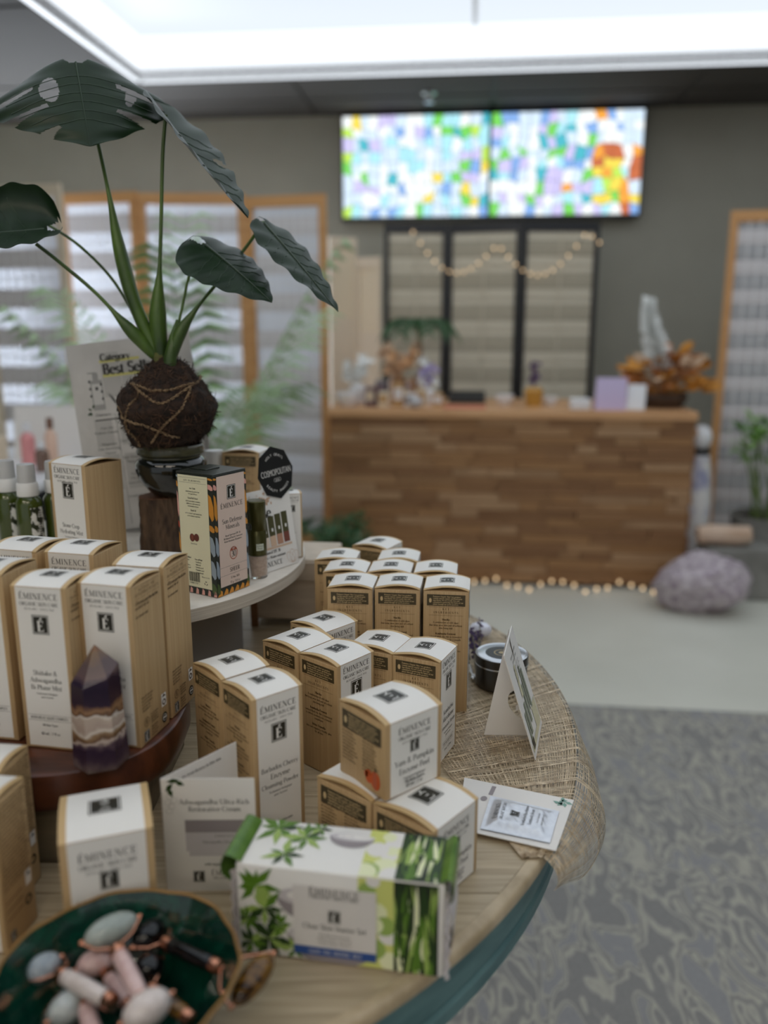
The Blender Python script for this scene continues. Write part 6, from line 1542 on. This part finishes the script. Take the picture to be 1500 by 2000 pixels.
b = MB(); b.mrect(mC, .012, .060, .016, .075, .0003); b.build('bar_print', GREYPRINT, t)
S = [atz(x, y, TZ + .006) - og for x, y in ((958, 1554), (1092, 1584), (1074, 1646), (938, 1618))]
S = [Vector((p.x, p.y, 0)) for p in S]
rg = random.Random(44); wv = [(Vector((rg.gauss(0, 1), rg.gauss(0, 1))) * f, rg.uniform(0, 6)) for f in (7, 11, 16, 24) for _ in range(2)]
def sach(u, v, o=0):
    p = S[3].lerp(S[2], u).lerp(S[0].lerp(S[1], u), v); ed = min(u, 1 - u, v, 1 - v)
    k_ = sm(ed, .05, .22); z = .0012 + .0042 * k_ + 0.0005 * k_ * sum(math.sin(q.x * u + q.y * v + f) for q, f in wv) * .5
    return Vector((p.x, p.y, .0008 + z + o))
FOIL = nmat('silver_foil', srgb(214, 218, 226), srgb(226, 230, 236), (200, 200, 200), 0.30, 0.0, 3, Metallic=0.45)
b = MB(); b.grid(lambda u, v: sach(u, v), 44, 30); b.grid(lambda u, v: sach(u, v) * 1 - Vector((0, 0, sach(u, v).z - .0011)), 4, 4)
b.build('foil_sachet', FOIL, t, smooth=True)
# sachet text reads along the left short side, as in the photo: its own baseline runs from front to back
mS = lambda u, v, o: sach(max(0, min(1, v)), max(0, min(1, u)), .0003 + o)
b = MB(); tm = lambda u, v, o: mS(u, 1 - v, o) 
b.text(tm, '\u00c9MINENCE', .5, .80, .070, 0, sp=.14); b.text(tm, 'ORGANIC SKIN CARE', .5, .72, .044, 0)
b.text(tm, 'Kombucha Microbiome', .5, .40, .052, 0); b.text(tm, 'Luminosity Serum', .5, .31, .052, 0)
b.m = 1; b.text(tm, 'for all skin types', .5, .22, .034, 0, fine=False); b.text(tm, 'sample not for resale', .5, .16, .03, 0, fine=False)
b.build('sachet_lettering', [INK, GREYINK], t)
b = MB(); em(b, tm, .5, .57, .15, .13, .00002, 6); b.build('sachet_emblem', [EMB, FOIL], t)

# lavender bundle and steel sticks behind the tin
LAVD = mat('dried_lavender', srgb(72, 56, 92), 0.8); LAVS = mat('lavender_stem', srgb(92, 86, 70), 0.8)
t = thing('lavender_bundle', 'bundle of dried purple lavender lying behind the candle tin', 'lavender', (.118, 1.0, TZ + .004))
rg = random.Random(77)
for i in range(9):
    y0_ = rg.uniform(-.05, .02); x0_ = rg.uniform(-.016, .006); b = MB()
    p0 = Vector((x0_, y0_ - .03, .004 + .002 * i)); p1 = Vector((x0_ + rg.uniform(-.004, .012), y0_ + .05, .008 + .0025 * i)); b.tube([p0, p1], .0009, 5)
    b.build('stem', LAVS, t)
    b = MB()
    for k_ in range(26):
        p = p0.lerp(p1, rg.uniform(.45, 1.1)); d = Vector((rg.gauss(0, 1), rg.gauss(0, 1), rg.gauss(0, 1))).normalized(); s_ = d.orthogonal().normalized() * .0018
        b.add([p, p + d * .003 + s_, p + d * .006, p + d * .003 - s_], [(0, 1, 2, 3)])
    b.build('flower_head', LAVD, t)
for i, (x, y, an) in enumerate(((.108, .945, 1.2), (.112, .925, 1.5))):
    b = MB(); b.tube([(0, -.018, .0022), (0, .0, .0026), (0, .022, .0022)], [.0016, .0021, .0014], 10); b.ell((0, -.020, .003), (.0035, 0, 0), (0, .005, 0), (0, 0, .0022), 12, 8)
    o = b.build('steel_spatula', CHROME, smooth=True); o.location = (x, y, TZ + .003); o.rotation_euler = (0, 0, an - 1.2)
    tag(o, 'small steel spatula lying left of the candle tin, %s one' % ('rear', 'front')[i], 'spatula', 'steel spatulas beside the candle tin')
c = atz(938, 1232, TZ + .01); b = MB(); b.ell((0, 0, .009), (.016, 0, 0), (0, .012, 0), (0, 0, .010), 16, 10, lambda d: 1 + .12 * math.sin(9 * d.x + 4) * math.sin(8 * d.y)); o = b.build('quartz_stone', mat('white_quartz', srgb(226, 228, 240), .3), smooth=True); o.location = (c.x, c.y, TZ + .003)
tag(o, 'small white quartz stone at the table back beside the tall box', 'stone')

# ================================================================== GREEN BOWL WITH FACE ROLLERS
BCX, BCY, BR_ = -.1555, .4065, .0697; BZT = CAMZ - .365
m = nmat('malachite_green', srgb(4, 34, 27), srgb(12, 66, 50), (34, 34, 34), 0.10, 0, 5, .3, .7, dist=2.5, Coat_Weight=0.5)
t = thing('green_bowl', 'glossy marbled green bowl with thin gold rim in the foreground', 'bowl', (BCX, BCY, TZ + .0003))
hB = BZT - TZ
prof = [(0, .002), (.030, .002), (.034, 0), (.036, .002), (.050, .016), (.063, hB - .012), (BR_, hB - .0008)]
wavy = lambda a: 1 + .012 * math.sin(7 * a + 1) + .006 * math.sin(17 * a)
def bowl_f(pr):
    def f(u, v):
        k_ = v * (len(pr) - 1); i = min(int(k_), len(pr) - 2); q = k_ - i; r = pr[i][0] + (pr[i + 1][0] - pr[i][0]) * q; z = pr[i][1] + (pr[i + 1][1] - pr[i][1]) * q
        a = 2 * PI * u; r *= 1 + (wavy(a) - 1) * (r / BR_) ** 3; return Vector((r * math.cos(a), r * math.sin(a), z))
    return f
b = MB(); b.grid(bowl_f(prof), 96, 24, True); pin = [(BR_ - .0008, hB), (.0625, hB - .013), (.049, .017), (.035, .0070), (.02, .0050), (.0005, .0048)]; b.grid(bowl_f(pin), 96, 30, True); b.build('bowl_body', m, t, smooth=True, angle=60)
b = MB(); b.tube([Vector((BR_ * wavy(2 * PI * i / 96) * math.cos(2 * PI * i / 96), BR_ * wavy(2 * PI * i / 96) * math.sin(2 * PI * i / 96), hB)) for i in range(97)], .0011, 8, False); b.build('gold_rim', mat('worn_gold', srgb(160, 120, 70), 0.35, Metallic=0.8), t, smooth=True)
COPPER = mat('rose_gold', srgb(214, 150, 120), 0.22, Metallic=1.0)
def stone(n_, c1, c2, rough=.12): return nmat(n_, srgb(*c1), srgb(*c2), (160, 160, 160), rough, 0, 4, Coat_Weight=.3, Subsurface_Weight=0.15, Subsurface_Radius=(.004, .004, .004))
GREYST = stone('grey_green_aventurine', (142, 152, 146), (164, 172, 166)); BLUEST = stone('blue_grey_stone', (140, 150, 158), (166, 174, 180)); PINKST = stone('rose_quartz', (196, 164, 160), (216, 188, 184)); PALEST = stone('pale_quartz', (202, 190, 184), (220, 210, 206))
OBS = mat('black_obsidian', srgb(8, 8, 9), .06); TIGER = nmat('tiger_eye', srgb(40, 22, 10), srgb(146, 104, 40), (40, 260, 260), .12, 0, 3, .35, .7); CLEARST = stone('milky_grey_quartz', (164, 170, 168), (188, 192, 190))
def V3(p): return atz(p[0], p[1], p[2])
def roller(label, hA, hB_, hm, big=None, small=None, hr=.0052, bigr=.0095, smallr=.0072):
    A0, B0 = V3(hA), V3(hB_); o0 = (A0 + B0) * .5
    t = thing('face_roller', label, 'roller', (o0.x, o0.y, o0.z), 0, 'face rollers in the green bowl')
    A0 -= o0; B0 -= o0; d = (B0 - A0).normalized(); L = (B0 - A0).length
    b = MB(); b.tube([A0 + d * L * q for q in (0, .04, .25, .5, .75, .96, 1)], [hr * k_ for k_ in (.8, .92, 1, 1.02, 1, .92, .8)], 16); b.build('handle', hm, t, smooth=True)
    for (E, dd, st, sr) in ((A0, -d, big, bigr), (B0, d, small, smallr)):
        b = MB(); b.tube([E - dd * .002, E + dd * .0005, E + dd * .004, E + dd * .0052], [hr * .98, hr * 1.02, hr * .95, hr * .5], 16); b.build('collar', COPPER, t, smooth=True)
        if not st: continue
        p, q, sm_ = V3(st[0]) - o0, V3(st[1]) - o0, st[2]; ax = (q - p).normalized(); Ls = (q - p).length; mid = (p + q) * .5
        s2 = ax.orthogonal().normalized(); s3 = ax.cross(s2)
        b = MB(); b.ell(mid, s2 * sr, s3 * sr, ax * Ls * .46, 22, 16); b.build('stone', sm_, t, smooth=True)
        b = MB(); E2 = E + dd * .005
        for z in (p, q):
            ou = (z - mid).normalized(); c1_ = E2.lerp(z, .45) + (E2 - mid).normalized() * .002 + ou * .003; b.tube([E2, E2.lerp(c1_, .5), c1_, c1_.lerp(z + ou * .001, .6), z + ou * .0012], .0009, 8)
            b.ell(z, ax * .0024, s2 * .0018, s3 * .0018, 10, 8)
        b.build('wire_fork', COPPER, t, smooth=True)
    return t
z1, z2, z3 = CAMZ - .372, CAMZ - .384, CAMZ - .393
roller('face roller with large grey green oval stone and rose quartz handle, topmost in the bowl', (232, 1862, z1), (277, 1952, z1 - .003), PINKST, ((160, 1842, z1), (272, 1790, z1), GREYST), ((236, 2002, z1 - .004), (336, 1940, z1 - .002), PALEST), bigr=.0090, smallr=.0098)
roller('face roller with blue grey oval stone and milky handle at the left of the bowl', (124, 1906, z2), (212, 1954, z2 + .004), PALEST, ((44, 1914, z2), (120, 1868, z2), BLUEST), None, bigr=.0080)
roller('face roller with small pink oval stone under the topmost roller', (212, 1908, z3), (252, 1962, z3), PINKST, ((146, 1896, z3 + .003), (224, 1866, z3 + .003), PINKST), None, hr=.0048, bigr=.0084)
roller('face roller with black stone, dark handle and tiger eye end hanging over the bowl rim', (330, 1844, z2), (420, 1886, z2 + .004), OBS, ((258, 1850, z2), (322, 1803, z2), OBS), ((452, 1966, z2 - .006), (534, 1862, z2 - .002), TIGER), hr=.0048, bigr=.0086, smallr=.0082)
roller('face roller with black stone and golden tiger eye handle at lower centre of the bowl', (303, 1938, z3), (366, 1986, z3), TIGER, ((262, 1916, z3), (316, 1872, z3), OBS), None, hr=.0048, bigr=.0095)
roller('face roller with milky grey oval stone at the bottom left of the bowl', (166, 1966, z3), (190, 2040, z3), PINKST, ((92, 1998, z3), (168, 1942, z3), CLEARST), None, bigr=.0090)
